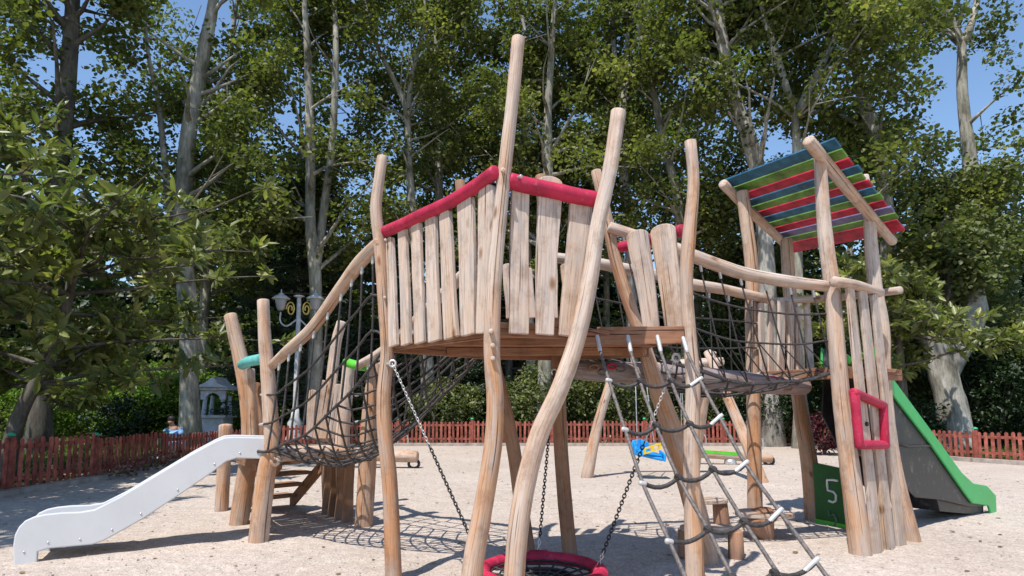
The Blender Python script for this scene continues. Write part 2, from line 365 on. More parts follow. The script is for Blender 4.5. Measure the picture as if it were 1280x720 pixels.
def sand_relief():
    X0, X1, Y0, Y1, st = -8.2, 8.2, 2.0, 12.5, .045
    xs = np.arange(X0, X1, st); ys = np.arange(Y0, Y1, st); X, Y = np.meshgrid(xs, ys, indexing='ij')
    h = .022*vnoise(X, Y, .9, 1)+.014*vnoise(X, Y, .33, 2)+.009*vnoise(X, Y, .12, 3)+.005*vnoise(X, Y, .05, 4)
    rg = np.random.default_rng(11)
    for _ in range(420):                       # scuffs and footprints
        cx, cy, a = rg.uniform(X0, X1), rg.uniform(Y0, Y1), rg.uniform(0, PI); u = (X-cx)*math.cos(a)+(Y-cy)*math.sin(a); v = -(X-cx)*math.sin(a)+(Y-cy)*math.cos(a)
        q = (u/.12)**2+(v/.05)**2; h += -.012*np.exp(-q*1.2)+.006*np.exp(-(np.sqrt(q)-1.5)**2*5)
    for (u_, v_) in [(492, 722), (586, 760), (640, 780), (870, 745), (882, 690), (712, 690), (660, 690), (323, 675), (299, 652), (455, 652), (412, 640), (1075, 688), (1136, 668), (944, 652), (1018, 649), (1105, 678), (277, 636)]:
        g_ = G(u_, v_); d2 = (X-g_.x)**2+(Y-g_.y)**2; h += .035*np.exp(-d2/.03)
    for (u_, v_, r_, dp) in [(30, 706, .45, .02), (1240, 641, .4, .02), (675, 727, .8, .02)]:
        g_ = G(u_, v_); d2 = (X-g_.x)**2+(Y-g_.y)**2; h -= dp*np.exp(-d2/r_**2)
    ed = np.minimum(np.minimum(X-X0, X1-st-X), np.minimum(Y-Y0, Y1-st-Y)); f = np.clip(ed/.8, 0, 1); h = np.maximum(h, .002)*f+.003
    global RZf
    def RZf(x, y):
        i = int((x-X0)/st); j = int((y-Y0)/st)
        return float(h[i, j]) if 0 <= i < h.shape[0] and 0 <= j < h.shape[1] else 0.0
    nx, ny = X.shape; V = np.stack([X, Y, h], 2).reshape(-1, 3)
    # keep inside the kerb
    idx = np.arange(nx*ny).reshape(nx, ny); q = np.stack([idx[:-1, :-1], idx[1:, :-1], idx[1:, 1:], idx[:-1, 1:]], 2).reshape(-1, 4)
    fx = [p_.x for p_ in FG]; fy = [p_.y for p_ in FG]; lim = np.interp(V[:, 0], fx, fy)-.35; ok = (V[:, 1] < lim)[q].all(1); q = q[ok]
    me = bpy.data.meshes.new('sand'); me.from_pydata(V.tolist(), [], q.tolist()); me.polygons.foreach_set('use_smooth', [True]*len(q)); me.materials.append(M['sand'])
    o = bpy.data.objects.new('sand', me); COL.objects.link(o); o['kind'] = 'structure'
sand_relief()
SUN = Vector((-.249, -.40, .883)).normalized()
l = bpy.data.lights.new('sun', 'SUN'); l.energy = 4.6; l.angle = math.radians(.53); l.color = (1, .955, .89)
lo = bpy.data.objects.new('sun', l); COL.objects.link(lo); lo.rotation_euler = SUN.to_track_quat('Z', 'Y').to_euler(); lo.location = (0, 0, 30)
w = bpy.data.worlds.new('World'); S.world = w; w.use_nodes = True
sk = w.node_tree.nodes.new('ShaderNodeTexSky'); sk.sky_type = 'NISHITA'; sk.sun_disc = False
sk.sun_elevation = math.asin(SUN.z); sk.sun_rotation = math.atan2(SUN.x, SUN.y)
sk.air_density = 1.15; sk.dust_density = .1; sk.ozone_density = 4.5
w.node_tree.links.new(sk.outputs[0], w.node_tree.nodes['Background'].inputs[0]); w.node_tree.nodes['Background'].inputs[1].default_value = .15
S.view_settings.view_transform = 'Standard'; S.view_settings.look = 'None'; S.view_settings.exposure = .36; S.view_settings.gamma = 1
S.render.engine = 'CYCLES'; S.cycles.max_bounces = 5; S.cycles.diffuse_bounces = 3; S.cycles.transmission_bounces = 3; S.cycles.transparent_max_bounces = 4
# ------------------------------------------------------------------ hexagonal tower
DZ = 2.04
Z = Vector((0, 0, 1))
D = [Vector(p) for p in [(-1.05, 5.3, DZ), (-.11, 4.2, DZ), (.42, 4.33, DZ), (.62, 4.78, DZ), (1.33, 4.72, DZ), (1.3, 5.85, DZ), (.55, 6.35, DZ), (-.25, 6.15, DZ)]]
tw = thing('climbing_tower', 'tall central climbing tower with crooked pale posts, slatted sides and crimson padded rail', 'play tower', (0.1, 5.2, 0))
pxpole('post', [(478, 196), (474, 225), (470, 262), (475, 310), (480, 380), (484, 440), (480, 490), (481, 540), (487, 600), (490, 660), (492, 722)], 5.3, 5.3, [.044, .046, .05, .052, .055, .058, .062, .066, .068, .07, .074], tw, mat='postwarm')
pxpole('post', [(648, 48), (641, 120), (632, 200), (623, 290), (617, 360), (615, 440), (619, 500), (616, 560), (603, 640), (592, 700), (586, 760)], 4.12, 4.12, [.046, .045, .047, .053, .056, .056, .058, .060, .066, .074, .08], tw, n=5)
pxpole('post', [(773, 140), (763, 210), (748, 280), (737, 350), (722, 420), (700, 485), (675, 540), (658, 600), (648, 660), (643, 720), (640, 780)], 4.28, 4.15, [.056, .052, .054, .058, .058, .062, .064, .066, .068, .072, .078], tw, n=5)
pxpole('post', [(863, 177), (867, 230), (862, 290), (858, 350), (862, 420), (866, 480), (864, 560), (866, 640), (870, 745)], 4.72, 4.72, [.044, .046, .053, .05, .055, .058, .062, .068, .072], tw)
pxpole('post', [(745, 214), (758, 270), (768, 320), (783, 370), (801, 420), (820, 480), (843, 545), (862, 610), (882, 690)], 5.85, 5.93, [.05, .055, .06, .06, .07, .09, .10, .095, .10], tw, mat='postwarm')  # warmer, darker wood puts the deck's shadow into this post's colour
pxpole('post', [(676, 220), (684, 330), (697, 450), (700, 540), (705, 610), (712, 690)], 6.3, 6.2, [.055, .06, .068, .072, .072, .078], tw, mat='brown')  # brown wood colour deepens the deck shade painted into this back post
pxpole('post', [(575, 227), (583, 300), (603, 400), (627, 490), (642, 560), (650, 620), (660, 690)], 6.15, 6.25, [.052, .055, .06, .065, .066, .068, .07], tw, mat='brown')  # browner than the front posts, shade under the deck put into the colour
# deck planks run left-right, seen from below with gaps
def deck_planks(poly, z, along, pw, mat, name, parent, th=.04, gap=.012):
    along = along.normalized(); ac = Vector((-along.y, along.x, 0))
    P = [Vector((p.x, p.y, 0)) for p in poly]; c0 = min(p.dot(ac) for p in P); c1 = max(p.dot(ac) for p in P)
    mb = MB(); c = c0
    while c < c1:
        e = min(c+pw-gap, c1-.002); xs = []
        for cc in (c+.003, (c+e)/2, e-.003):
            h = []
            for i in range(len(P)):
                a, b_ = P[i-1], P[i]; ca, cb_ = a.dot(ac), b_.dot(ac)
                if (ca-cc)*(cb_-cc) < 0: h.append(lerp(a, b_, (cc-ca)/(cb_-ca)).dot(along))
            if len(h) >= 2: xs.append((min(h), max(h)))
        if xs:
            lo_ = sum(x[0] for x in xs)/len(xs); hi = sum(x[1] for x in xs)/len(xs)
            q = lambda s_, c_: Vector((along.x*s_+ac.x*c_, along.y*s_+ac.y*c_, z-th+random.uniform(0, .003)))
            l0, h0 = xs[0][0], xs[0][1]; l1, h1 = xs[-1]
            mb.prism([q(l0, c), q(h0, c), q(h1, e), q(l1, e)], Z*th, uax=along)
        c += pw
    return mb.obj(name, M[mat], parent, bev=.004)
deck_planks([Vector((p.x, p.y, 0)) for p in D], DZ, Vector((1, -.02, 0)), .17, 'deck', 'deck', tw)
def beam(parent, a, b_, h, th, mat='deck', name='edge_beam', drop=0):
    a = Vector(a); b_ = Vector(b_); d = (b_-a).normalized(); s_ = Vector((-d.y, d.x, 0))
    return MB().prism([a-Z*drop, b_-Z*drop, b_-Z*(drop+h), a-Z*(drop+h)], s_*th, uax=d).obj(name, M[mat], parent, bev=.005)
beam(tw, D[0]+Vector((.02, .03, 0)), D[1]+Vector((.0, .05, 0)), .10, .04, drop=.0)
beam(tw, D[1]+Vector((.03, .03, 0)), D[2]+Vector((-.02, .03, 0)), .10, .04)
beam(tw, D[3]+Vector((0.03, -.045, .03)), D[4]+Vector((-.03, -.045, .03)), .135, .042, 'brown' if 0 else 'deck')
beam(tw, D[5], D[6], .12, .04); beam(tw, D[7], D[0], .12, .04); beam(tw, D[6], D[7], .12, .04)
for yy in (4.75, 5.7):                           # joists under the planks
    beam(tw, (-.45 if yy < 5 else -.6, yy, DZ-.042), (1.2, yy, DZ-.042), .07, .06, name='joist')
# slats left face (P1-P2)
pA, pB = Vector((-1.03, 5.27, 0)), Vector((-.14, 4.17, 0)); n1 = Vector((-.78, -.63, 0))
def on_face(u, v, p0, p1, off=0):
    d = (p1-p0); nn = Vector((d.y, -d.x, 0)).normalized()
    return PL(u, v, p0+nn*off, nn)
LS = [((495, 433), (490, 297), .135, .115), ((511, 431), (506, 283), .14, .125), ((528, 429), (523, 278), .14, .13), ((546, 427), (541, 270), .16, .14), ((567, 423), (559, 264), .17, .14), ((589, 419), (585, 246), .165, .19), ((608, 417), (612, 232), .15, .17)]
dAB = (pB-pA).normalized(); nAB = Vector((dAB.y, -dAB.x, 0))
for (b0, t0, wb, wt) in LS:
    pb_, pt_ = on_face(*b0, pA, pB, .0), on_face(*t0, pA, pB, .0)
    slat(tw, pb_, pt_, wb, wt, nAB, .035)
# right face (P2-P3)
pC, pD = Vector((-.08, 4.18, 0)), Vector((.45, 4.33, 0)); dCD = (pD-pC).normalized(); nCD = Vector((dCD.y, -dCD.x, 0))
for (b0, t0, wb, wt) in [((647, 418), (649, 230), .135, .125), ((679, 419), (686, 222), .125, .185), ((708, 421), (727, 238), .12, .175)]:
    slat(tw, on_face(*b0, pC, pD), on_face(*t0, pC, pD), wb, wt, nCD, .04)
# crimson rails
def rail(parent, pts, r, mat='red', name='padded_rail', n=6, wob=.03, sides=16):
    return MB().tube(cr(pts, n), r, sides, wob).obj(name, M[mat], parent)
rail(tw, [on_face(u, v, pA, pB, .035) for u, v in [(473, 293), (500, 282), (527, 269), (560, 254), (590, 236), (619, 215)]], .05)
rail(tw, [on_face(u, v, pC, pD, .05) for u, v in [(637, 226), (655, 231), (690, 238), (720, 245), (748, 250)]], .058)
# wooden plugs on the near post, bolts
for (u, v) in [(614, 414), (616, 432), (616, 448), (629, 213)]:
    p_ = U(u, v, 4.12-.075); MB().tube([p_+Vector((0, .02, 0)), p_+Vector((0, -.012, 0))], .016, 10).obj('bolt_plug', M['slat'], tw)
p_ = U(648, 222, 4.1); MB().tube([p_, p_+Vector((.02, -.03, 0))], .012, 8).obj('bolt', M['metal'], tw)
for (u, v) in [(482, 300), (481, 372), (484, 455)]:
    p_ = U(u, v, 5.3-.065); MB().tube([p_+Vector((0, .02, 0)), p_+Vector((0, -.01, 0))], .012, 10).obj('bolt_plug', M['slat'], tw)
# right side panel (P4-P5): broad rounded boards
pE, pF = Vector((1.28, 4.85, 0)), Vector((1.22, 5.8, 0))
for (b0, t0, Yb, wb, wt) in [((846, 418), (829, 281), 4.95, .15, .21), ((818, 420), (797, 288), 5.3, .13, .2)]:
    slat(tw, U(*b0, Yb)-Z*.06, U(*t0, Yb), wb, wt, Vector((-.45, -.9, 0)), .04)
rail(tw, [U(u, v, Y) for u, v, Y in [(776, 309, 5.62), (810, 301, 5.4), (852, 288, 4.9)]], .05)
# back boards seen through the sides
for i, (ub, ut, v) in enumerate([(640, 634, 330), (664, 658, 335), (690, 690, 318), (716, 706, 330)]):
    slat(tw, U(ub, 398, 6.2), U(ut, v, 6.2), .12, .10, (0, -1, 0), .035)
# ------------------------------------------------------------------ ropes
def sagpts(a, b_, sag, n=8):
    a = Vector(a); b_ = Vector(b_); return [lerp(a, b_, k/n)-Z*sag*4*(k/n)*(1-k/n) for k in range(n+1)]
def ferrule(parent, a, b_, r=.016, name='ferrule', mat='alu'):
    a = Vector(a); b_ = Vector(b_); return MB().tube([a, lerp(a, b_, .15), lerp(a, b_, .85), b_], [r*.85, r, r, r*.8], 10).obj(name, M[mat], parent)
# climbing net on the front
cn = thing('climbing_net', 'sloping grey rope climbing net with silver ferrules hanging from the central tower', 'climbing net', (1.1, 3.9, 0))
TP = D[3]+Vector((0, -.06, .0)); NP = Vector((0, 1.12, -1.06)).normalized()
Vx = [[(746, 425), (761, 475), (781, 536), (803, 603), (836, 675), (857, 722)],
      [(784, 425), (800, 477), (820, 532), (848, 597), (885, 662), (916, 722)],
      [(821, 425), (839, 477), (862, 530), (891, 587), (930, 652), (973, 718)],
      [(853, 427), (875, 475), (900, 522), (932, 580), (975, 640), (1020, 702)]]
for vi, L_ in enumerate(Vx):
    P = [PL(u, v, TP, NP) for u, v in L_]; d = (P[-1]-P[-3]); d /= abs(d.z); P.append(P[-1]+d*(P[-1].z+.03))
    MB().tube(cr(P, 4), .012, 8).obj('upright_rope', M['ropegrey'], cn)
    ferrule(cn, P[0]+Vector((0, -.02, .03)), lerp(P[0], P[1], .3), .016)
for k in range(1, 6):
    row = [PL(*Vx[i][k], TP, NP) for i in range(4)]
    mb = MB(); kn = MB()
    if k == 5: row = [PL(u, v, TP, NP) for u, v in [(858, 724), (915, 722), (968, 716), (1020, 702)]]
    pts = []
    for a, b_ in zip(row, row[1:]): pts += sagpts(a, b_, .035+.012*random.random(), 6)[:-1]
    pts.append(row[-1]); mb.tube(pts, .0135, 8)
    mb.obj('rung_rope', M['rope'], cn)
    for q in row[1:3]:
        kk = MB().ball(q, .029, 10, 8, .8)
        kk.tube([q+Vector((-.02, -.018, .02)), q+Vector((.02, -.02, -.016))], .011, 6); kk.obj('knot', M['rope'], cn)
    ferrule(cn, row[0]+Vector((-.022, -.02, 0)), row[0]+Vector((.018, -.012, -.008)), .0155, 'end_ferrule')
    d = (pts[-3]-row[-1]).normalized(); ferrule(cn, row[-1]-d*.02+Z*.008, row[-1]+d*.09, .0145, 'end_ferrule')
# generic net bridge
def bridge(root, near, far, edge, sagf, ns, ntt, rows, wob=0, hsp=(2,), nver=9, rr=.0125):
    """near(s), far(s): xy positions of floor edges; edge(s) z of the edge; rail functions in rows"""
    fl = MB()
    def Sf(s_, t_):
        a, b_ = near(s_), far(s_); f = (t_+1)/2; p_ = lerp(a, b_, f); z = edge(s_)-sagf(s_)*(1-abs(t_)**2.2)
        return Vector((p_.x, p_.y, z+.012*math.sin(17*s_+9*t_)))
    n2 = ntt
    for sgn in (1, -1):
        for k in range(-n2, ns+n2+1):
            pts = []
            for j in range(0, 2*n2+1):
                t_ = -1+j/n2; s_ = (k+sgn*j/2)/ns
                if -0.001 <= s_ <= 1.001: pts.append(Sf(min(1, max(0, s_)), t_))
            if len(pts) > 1: fl.tube(pts, rr*.85, 6, cap='flat')
    for t_ in (-1, 1): fl.tube([Sf(k/16, t_) for k in range(17)], rr*1.1, 6)
    kn = fl
    for a in range(ns+1):
        for b_ in range(0, 2*n2+1):
            if (b_ % 2) == 0: kn.ball(Sf(a/ns, -1+b_/n2), rr*1.6, 6, 4)
    fl.obj('net_floor', M['rope'], root)
    return Sf
A0 = Vector((-2.72, 6.78, 0)); A1 = Vector((-1.9, 7.6, 0)); P1v = Vector((-1.08, 5.36, 0)); P7v = Vector((-.3, 6.1, 0))
b1 = thing('net_bridge', 'sagging black rope net bridge rising from the low slide platform to the central tower', 'net bridge', (-1.6, 6.4, 0), 'rope net bridges of the play structure')
e1 = lambda s_: lerp(.98, 1.97, s_**1.15)-.16*math.sin(PI*s_)
sf1 = lambda s_: .33*math.sin(PI*min(1, s_*1.02))**.8*(1-.1*s_)
nr1 = lambda s_: lerp(A0, P1v, s_); fr1 = lambda s_: lerp(A1, P7v, s_)
S1 = bridge(b1, nr1, fr1, e1, sf1, 12, 6, None)
pr = [U(u, v, Y) for u, v, Y in [(340, 457, 6.78), (362, 436, 6.55), (392, 408, 6.25), (425, 362, 5.9), (450, 328, 5.6), (476, 302, 5.28)]]
poleobj('handrail', pr, [.05, .058, .058, .06, .062, .058], b1, mat='postwarm')
P7r = [Vector((-1.87, 7.6, 1.95)), Vector((-1.5, 7.25, 2.1)), Vector((-1.0, 6.8, 2.45)), Vector((-.55, 6.3, 2.75)), Vector((-.38, 6.12, 2.85))]
poleobj('handrail', P7r, [.05, .058, .055, .06, .055], b1)
prc = cr(pr, 10); prf = cr(P7r, 10)
def along(path, f): f = f*(len(path)-1); k = min(int(f), len(path)-2); return lerp(path[k], path[k+1], f-k)
for (path, t_, nn_) in ((prc, -1, 9), (prf, 1, 8)):
    R1_, R2_ = [], []
    for k in range(nn_):
        f = (k+.9)/(nn_+.6); a = along(path, f)-Z*.05; e = S1(f*.97, t_)
        mid = lerp(a, e, .5)+Vector((.01, .0, 0)); MB().tube(cr([a, mid, e], 4), .011, 7).obj('side_rope', M['rope'], b1)
        ferrule(b1, a+Z*.015, a+(e-a).normalized()*.085, .014)
        R1_.append(lerp(a, e, .36)); R2_.append(lerp(a, e, .68))
    st = nr1(0) if t_ < 0 else fr1(0)
    for row, z in ((R1_, 1.58), (R2_, 1.26)):
        row = [Vector((st.x, st.y, z))]+row+[Vector((P1v.x, P1v.y, z+.8)) if t_ < 0 else Vector((P7v.x, P7v.y, z+.8))]
        MB().tube(cr(row, 3), .012, 7).obj('cross_rope', M['rope'], b1)
        ferrule(b1, row[0], lerp(row[0], row[1], .35), .014)
        for q in row[1:-1]: MB().ball(q, .016, 7, 5).obj('knot', M['rope'], b1)
# second net bridge to roofed tower
b2 = thing('net_bridge', 'level dark rope net bridge with log handrails leading to the roofed tower', 'net bridge', (2.2, 6.4, 0), 'rope net bridges of the play structure')
Q0 = Vector((1.32, 5.9, 0)); Q1 = Vector((3.4, 6.33, 0)); Q2 = Vector((.6, 6.4, 0)); Q3 = Vector((2.95, 7.35, 0))
e2 = lambda s_: lerp(1.96, 1.84, s_)-.22*math.sin(PI*s_)
S2 = bridge(b2, lambda s_: lerp(Q0, Q1, s_), lambda s_: lerp(Q2, Q3, s_), e2, lambda s_: .12*math.sin(PI*s_), 8, 3, None)
pn = [U(u, v, Y) for u, v, Y in [(762, 284, 5.8), (800, 297, 5.82), (845, 312, 5.9), (885, 327, 5.95), (930, 342, 6.05), (985, 352, 6.15), (1035, 358, 6.25)]]
poleobj('handrail', pn, [.055, .06, .065, .065, .062, .06, .055], b2)
pf = [U(u, v, Y) for u, v, Y in [(692, 322, 6.4), (740, 328, 6.5), (800, 340, 6.65), (860, 355, 6.9), (905, 362, 7.1), (960, 374, 7.35)]]
poleobj('handrail', pf, [.055, .06, .06, .065, .06, .055], b2)
for (path, t_, nn_) in ((cr(pn, 10), -1, 10), (cr(pf, 10), 1, 9)):
    R = [[], [], []]
    for k in range(nn_):
        f = (k+.8)/(nn_+.5); a = along(path, f)-Z*.05; e = S2(min(1, max(0, (f-.15)/.85 if t_ < 0 else f)), t_)
        MB().tube([a, e], .0085, 7).obj('side_rope', M['rope'], b2); ferrule(b2, a+Z*.015, a+(e-a).normalized()*.08, .014)
        for i in range(3): R[i].append(lerp(a, e, (.3, .62, .99)[i]))
    end = Q1 if t_ < 0 else Q3
    for i, row in enumerate(R):
        row = row+[Vector((end.x, end.y, (2.42, 2.12, 1.85)[i]))]
        MB().tube(cr(row, 3), .0105, 7).obj('cross_rope', M['rope'], b2)
        ferrule(b2, row[-1], lerp(row[-1], row[-2], .5), .014)
        # slanted ties
    for k in range(nn_-1): MB().tube([R[1][k], R[2][k+1]], .007, 6).obj('tie_rope', M['rope'], b2)
# walking log under the net
lg = poleobj('balance_log', [Vector((.62, 6.0, 1.80)), Vector((1.2, 6.15, 1.78)), Vector((1.9, 6.35, 1.75)), Vector((2.6, 6.6, 1.70)), Vector((3.18, 6.8, 1.665))], [.085, .105, .11, .11, .09], None, 'greylog', n=7, wob=.08)
for k in range(26):
    f = (k+.7)/27; c_ = Vector((lerp(.7, 3.1, f), lerp(6.02, 6.77, f), lerp(1.80, 1.665, f))); a_ = random.uniform(-.9, .5); q = c_+Vector((.02, -math.cos(a_)*.103, math.sin(a_)*.103))
    MB().tube([q+Vector((.045*math.cos(t_), .012*math.cos(t_)-.004, .026*math.sin(t_)+.01)) for t_ in [2*PI*j/10 for j in range(11)]], .011, 6, cap=None).obj('carved_knot', M['red' if k % 5 == 2 else ('ropegrey' if k % 2 else 'brown')], lg)
tag(lg, 'thick grey balance log with carved knots running under the level rope bridge', 'log')
# ------------------------------------------------------------------ nest swing with chains
ns_ = thing('nest_swing', 'round crimson padded nest swing hung on three black chains under the central tower', 'nest swing', (.23, 5.1, 0))
C0 = Vector((.23, 5.1, .165)); RR = .46
ring = [C0+Vector((RR*math.cos(a), RR*math.sin(a), 0)) for a in [2*PI*k/40 for k in range(41)]]
MB().tube(ring, [.052+.002*math.sin(k*2.2) for k in range(41)], 14, cap=None).obj('padded_ring', M['red'], ns_)
mb = MB()
for k in range(16):
    a = 2*PI*k/16; mb.tube([C0+Vector((RR*.97*math.cos(a), RR*.97*math.sin(a), 0)), C0+Vector((.06*math.cos(a), .06*math.sin(a), -.07))], .009, 6)
for rr_ in (.09, .17, .25, .33, .4):
    mb.tube([C0+Vector((rr_*math.cos(a), rr_*math.sin(a), -.07*(1-rr_/RR))) for a in [2*PI*k/24 for k in range(25)]], .008, 6, cap=None)
mb.obj('net_web', M['rope'], ns_)
MB().lathe(C0+Vector((0, 0, -.06)), [(.30, -.006), (.30, .006)], 24, False).obj('rubber_mat', M['black'], ns_)
def chain(parent, a, b_, dark_from=.25, label=None, lw=.0042, ll=.034):
    a = Vector(a); b_ = Vector(b_); d = (b_-a).normalized(); L = (b_-a).length; s0 = d.cross(Vector((.3, 1, .2))).normalized(); s1 = d.cross(s0)
    for (lo_, hi, mt, nm, sc) in ((0, dark_from, 'metal', 'chain', .85), (dark_from, .93, 'black', 'sleeved_chain', 1.15), (.93, 1., 'metal', 'chain', 1.)):
        if hi <= lo_: continue
        mb = MB(); x = lo_*L; i = 0
        while x < hi*L:
            s_ = s0 if i % 2 else s1; c = a+d*(x+ll/2)
            lw_ = lw*sc
            mb.tube([c+d*(ll*.62)*math.cos(q)+s_*(.011*sc)*math.sin(q) for q in [2*PI*k/9 for k in range(10)]], lw_, 5, cap=None)
            x += ll*.86; i += 1
        mb.obj(nm, M[mt], parent)
ch = [(Vector((-1.0, 5.22, 1.82)), C0+Vector((-.46, .0, .05)), .42), (Vector((1.27, 4.82, 1.84)), C0+Vector((.45, -.02, .05)), .40), (Vector((.42, 6.2, 1.8)), C0+Vector((0, .46, .05)), .0)]
for a, b_, f in ch:
    chain(ns_, a, b_, f)
    MB().tube([a+Vector((.027*math.cos(q), 0, .027*math.sin(q))) for q in [2*PI*k/12 for k in range(13)]], .011, 6, cap=None).obj('shackle', M['metal'], ns_)
    dd = (b_-C0); dd.z = 0; dd.normalize(); tt = Vector((-dd.y, dd.x, 0))
    MB().tube([C0+dd*RR-tt*.07, C0+dd*RR+tt*.07], .064, 12).obj('clamp', M['red'], ns_)
# ------------------------------------------------------------------ low slide platform
sp = thing('slide_platform', 'low wooden play platform with leaning pale posts and brown steps beside the white slide', 'play platform', (-2.6, 7.7, 0))
pxpole('post', [(329, 376), (331, 420), (335, 470), (338, 520), (341, 555), (334, 585), (328, 630), (323, 675)], 6.8, 6.8, [.066, .07, .078, .085, .09, .098, .10, .105], sp)
pxpole('post', [(288, 394), (294, 420), (303, 460), (311, 510), (313, 560), (307, 600), (299, 652)], 7.8, 7.8, [.08, .085, .095, .10, .105, .11, .115], sp, mat='postwarm')
pxpole('post', [(474, 445), (468, 480), (462, 530), (459, 580), (455, 652)], 7.65, 7.65, [.09, .10, .105, .11, .12], sp, mat='postwarm')
pxpole('post', [(427, 403), (421, 425), (417, 455), (412, 500), (408, 545), (410, 590), (412, 640)], 8.6, 8.6, [.07, .075, .08, .08, .085, .09, .09], sp)
pxpole('post', [(436, 452), (434, 480), (430, 520), (428, 560), (430, 640)], 8.25, 8.25, [.075, .085, .09, .09, .09], sp)
PA, PB_, PD_ = Vector((-2.72, 6.85, 0)), Vector((-3.32, 7.75, 0)), Vector((-1.9, 7.65, 0)); PC = PB_+PD_-PA
deck_planks([PA, PB_, PC, PD_], .93, (PD_-PA), .13, 'slat', 'deck', sp)
poleobj('rim_log', [Vector((PA.x+.1, PA.y-.02, .91)), Vector((-2.3, 7.22, .92)), Vector((PD_.x, PD_.y-.08, .91))], [.07, .065, .06], sp)
poleobj('rim_log', [Vector((PA.x+.22, PA.y-.16, .88)), Vector((PA.x+.1, PA.y+.25, .88))], [.055, .055], sp)
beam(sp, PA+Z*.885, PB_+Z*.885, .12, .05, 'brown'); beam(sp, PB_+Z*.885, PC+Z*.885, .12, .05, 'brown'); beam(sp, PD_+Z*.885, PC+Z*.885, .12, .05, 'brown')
MB().tube([U(303, 456, 7.6), U(310, 452, 7.35), U(326, 449, 6.9)], .062, 14).obj('padded_roll', M['teal'], sp)
pxpole('thin_post', [(314, 462), (315, 520), (317, 575)], 7.6, 7.6, .045, sp, ground=False)
for (u0, u1, v0, v1) in [(321, 321, 478, 575), (329, 330, 484, 575)]:
    slat(sp, U(u0, v1, 8.3), U(u1, v0, 8.3), .11, .1, (0.1, -1, 0), .04, 'brown')
for i, (ub, ut, vt) in enumerate([(386, 391, 487), (395, 404, 475), (403, 417, 466), (414, 424, 480)]):
    slat(sp, U(ub, 548, 8.5), U(ut, vt, 8.5), .09, .10, (.3, -1, 0), .035)
for i, (u, w_) in enumerate([(411, .10), (422, .09), (433, .085), (443, .085)]):
    p_ = lerp(PC, PD_, .05+.24*i); slat(sp, Vector((p_.x, p_.y, 0)), Vector((p_.x+.02, p_.y, .84)), .15, .13, (.7, -.7, 0), .035, 'brown', rnd=False)
SD_ = Vector((-.62, .52, 0))
PBs = lerp(PB_, PC, .42)
for (c, nm) in ((PBs, 0), (PC, 1)):
    a = c+Z*.84; e = c+SD_*1.1
    MB().prism([a, a-Z*.18, e+Z*-.02, e+Z*.16], Vector((.035, .035, 0))).obj('stair_stringer', M['brown'], sp, bev=.005)
for k in range(4):
    f = (k+1)/5; c0_ = PBs+SD_*1.1*f+Z*(.86-.86*f); c1_ = PC+SD_*1.1*f+Z*(.86-.86*f)
    MB().prism([c0_, c1_, c1_+SD_*.34, c0_+SD_*.34], Z*.045).obj('step', M['brown'], sp, bev=.005)
MB().tube([U(433, 453, 8.1), U(446, 457, 7.9), U(458, 458, 7.65)], .06, 12).obj('padded_roll', M['ltgreen'], sp, label='bright green padded roll')
bl = pxpole('wooden_bollard', [(282, 532), (281, 560), (279, 600), (277, 636)], 8.75, 8.75, [.085, .085, .09, .09], None)
tag(bl, 'short pale log post standing behind the white slide', 'post')
# white slide
def slide(root, outline, A, B, width, th, mats, lipmat=None, bed_mat=None, bed=None, lip=.0):
    d = (B-A); nn = Vector((-d.y, d.x, 0)).normalized()
    if nn.y < 0: nn = -nn
    pn_ = Vector((nn.x, nn.y, 0)); pts = [PL(u, v, A, pn_) for u, v in outline]
    for p_ in pts: p_.z = max(p_.z, -.02)
    for off in (0, width-th):
        MB().prism([p_+nn*off for p_ in pts], nn*th).obj('side_panel', M[mats], root, bev=.012)
    b_ = [PL(u, v, A, pn_) for u, v in bed]
    mb = MB(); k = .03
    top = [p_+nn*th for p_ in b_]; low = [p_-Z*k for p_ in top]
    mb.prism(top+low[::-1], nn*(width-2*th), smooth=False).obj('slide_bed', M[bed_mat or mats], root)
    return pts, nn, pn_
ws = thing('white_slide', 'white plastic slide running down from the low platform to the sand', 'slide', (-3.6, 6.3, 0))
SA_ = G(30, 706); SB_ = Vector((-2.85, 6.72, 0))
wo = [(335, 547), (292, 546), (280, 547), (268, 552), (240, 567), (190, 597), (150, 621), (118, 637), (100, 640), (75, 641), (56, 643), (42, 646), (31, 651), (23, 659), (18, 669), (16, 682), (17, 708), (46, 706), (47, 690), (60, 686), (115, 681), (130, 676), (180, 648), (230, 615), (265, 591), (283, 577), (296, 573), (335, 574)]
slide(ws, wo, SA_, SB_, .5, .045, 'white', bed=[(335, 563), (296, 563), (278, 570), (230, 603), (180, 636), (128, 667), (113, 672), (60, 677), (40, 682)])
for (u, v) in [(322, 566), (300, 566), (268, 580), (222, 612), (176, 642), (140, 662), (100, 674), (60, 678), (30, 690)]:
    q = PL(u, v, SA_-Vector((-.58, .81, 0))*.0, Vector(((SA_-SB_).y, -(SA_-SB_).x, 0)).normalized()); nq = Vector(((SB_-SA_).y, -(SB_-SA_).x, 0)).normalized()
    MB().tube([q-nq*.01, q+nq*.006], .009, 8, cap='flat').obj('bolt', M['metal'], ws)
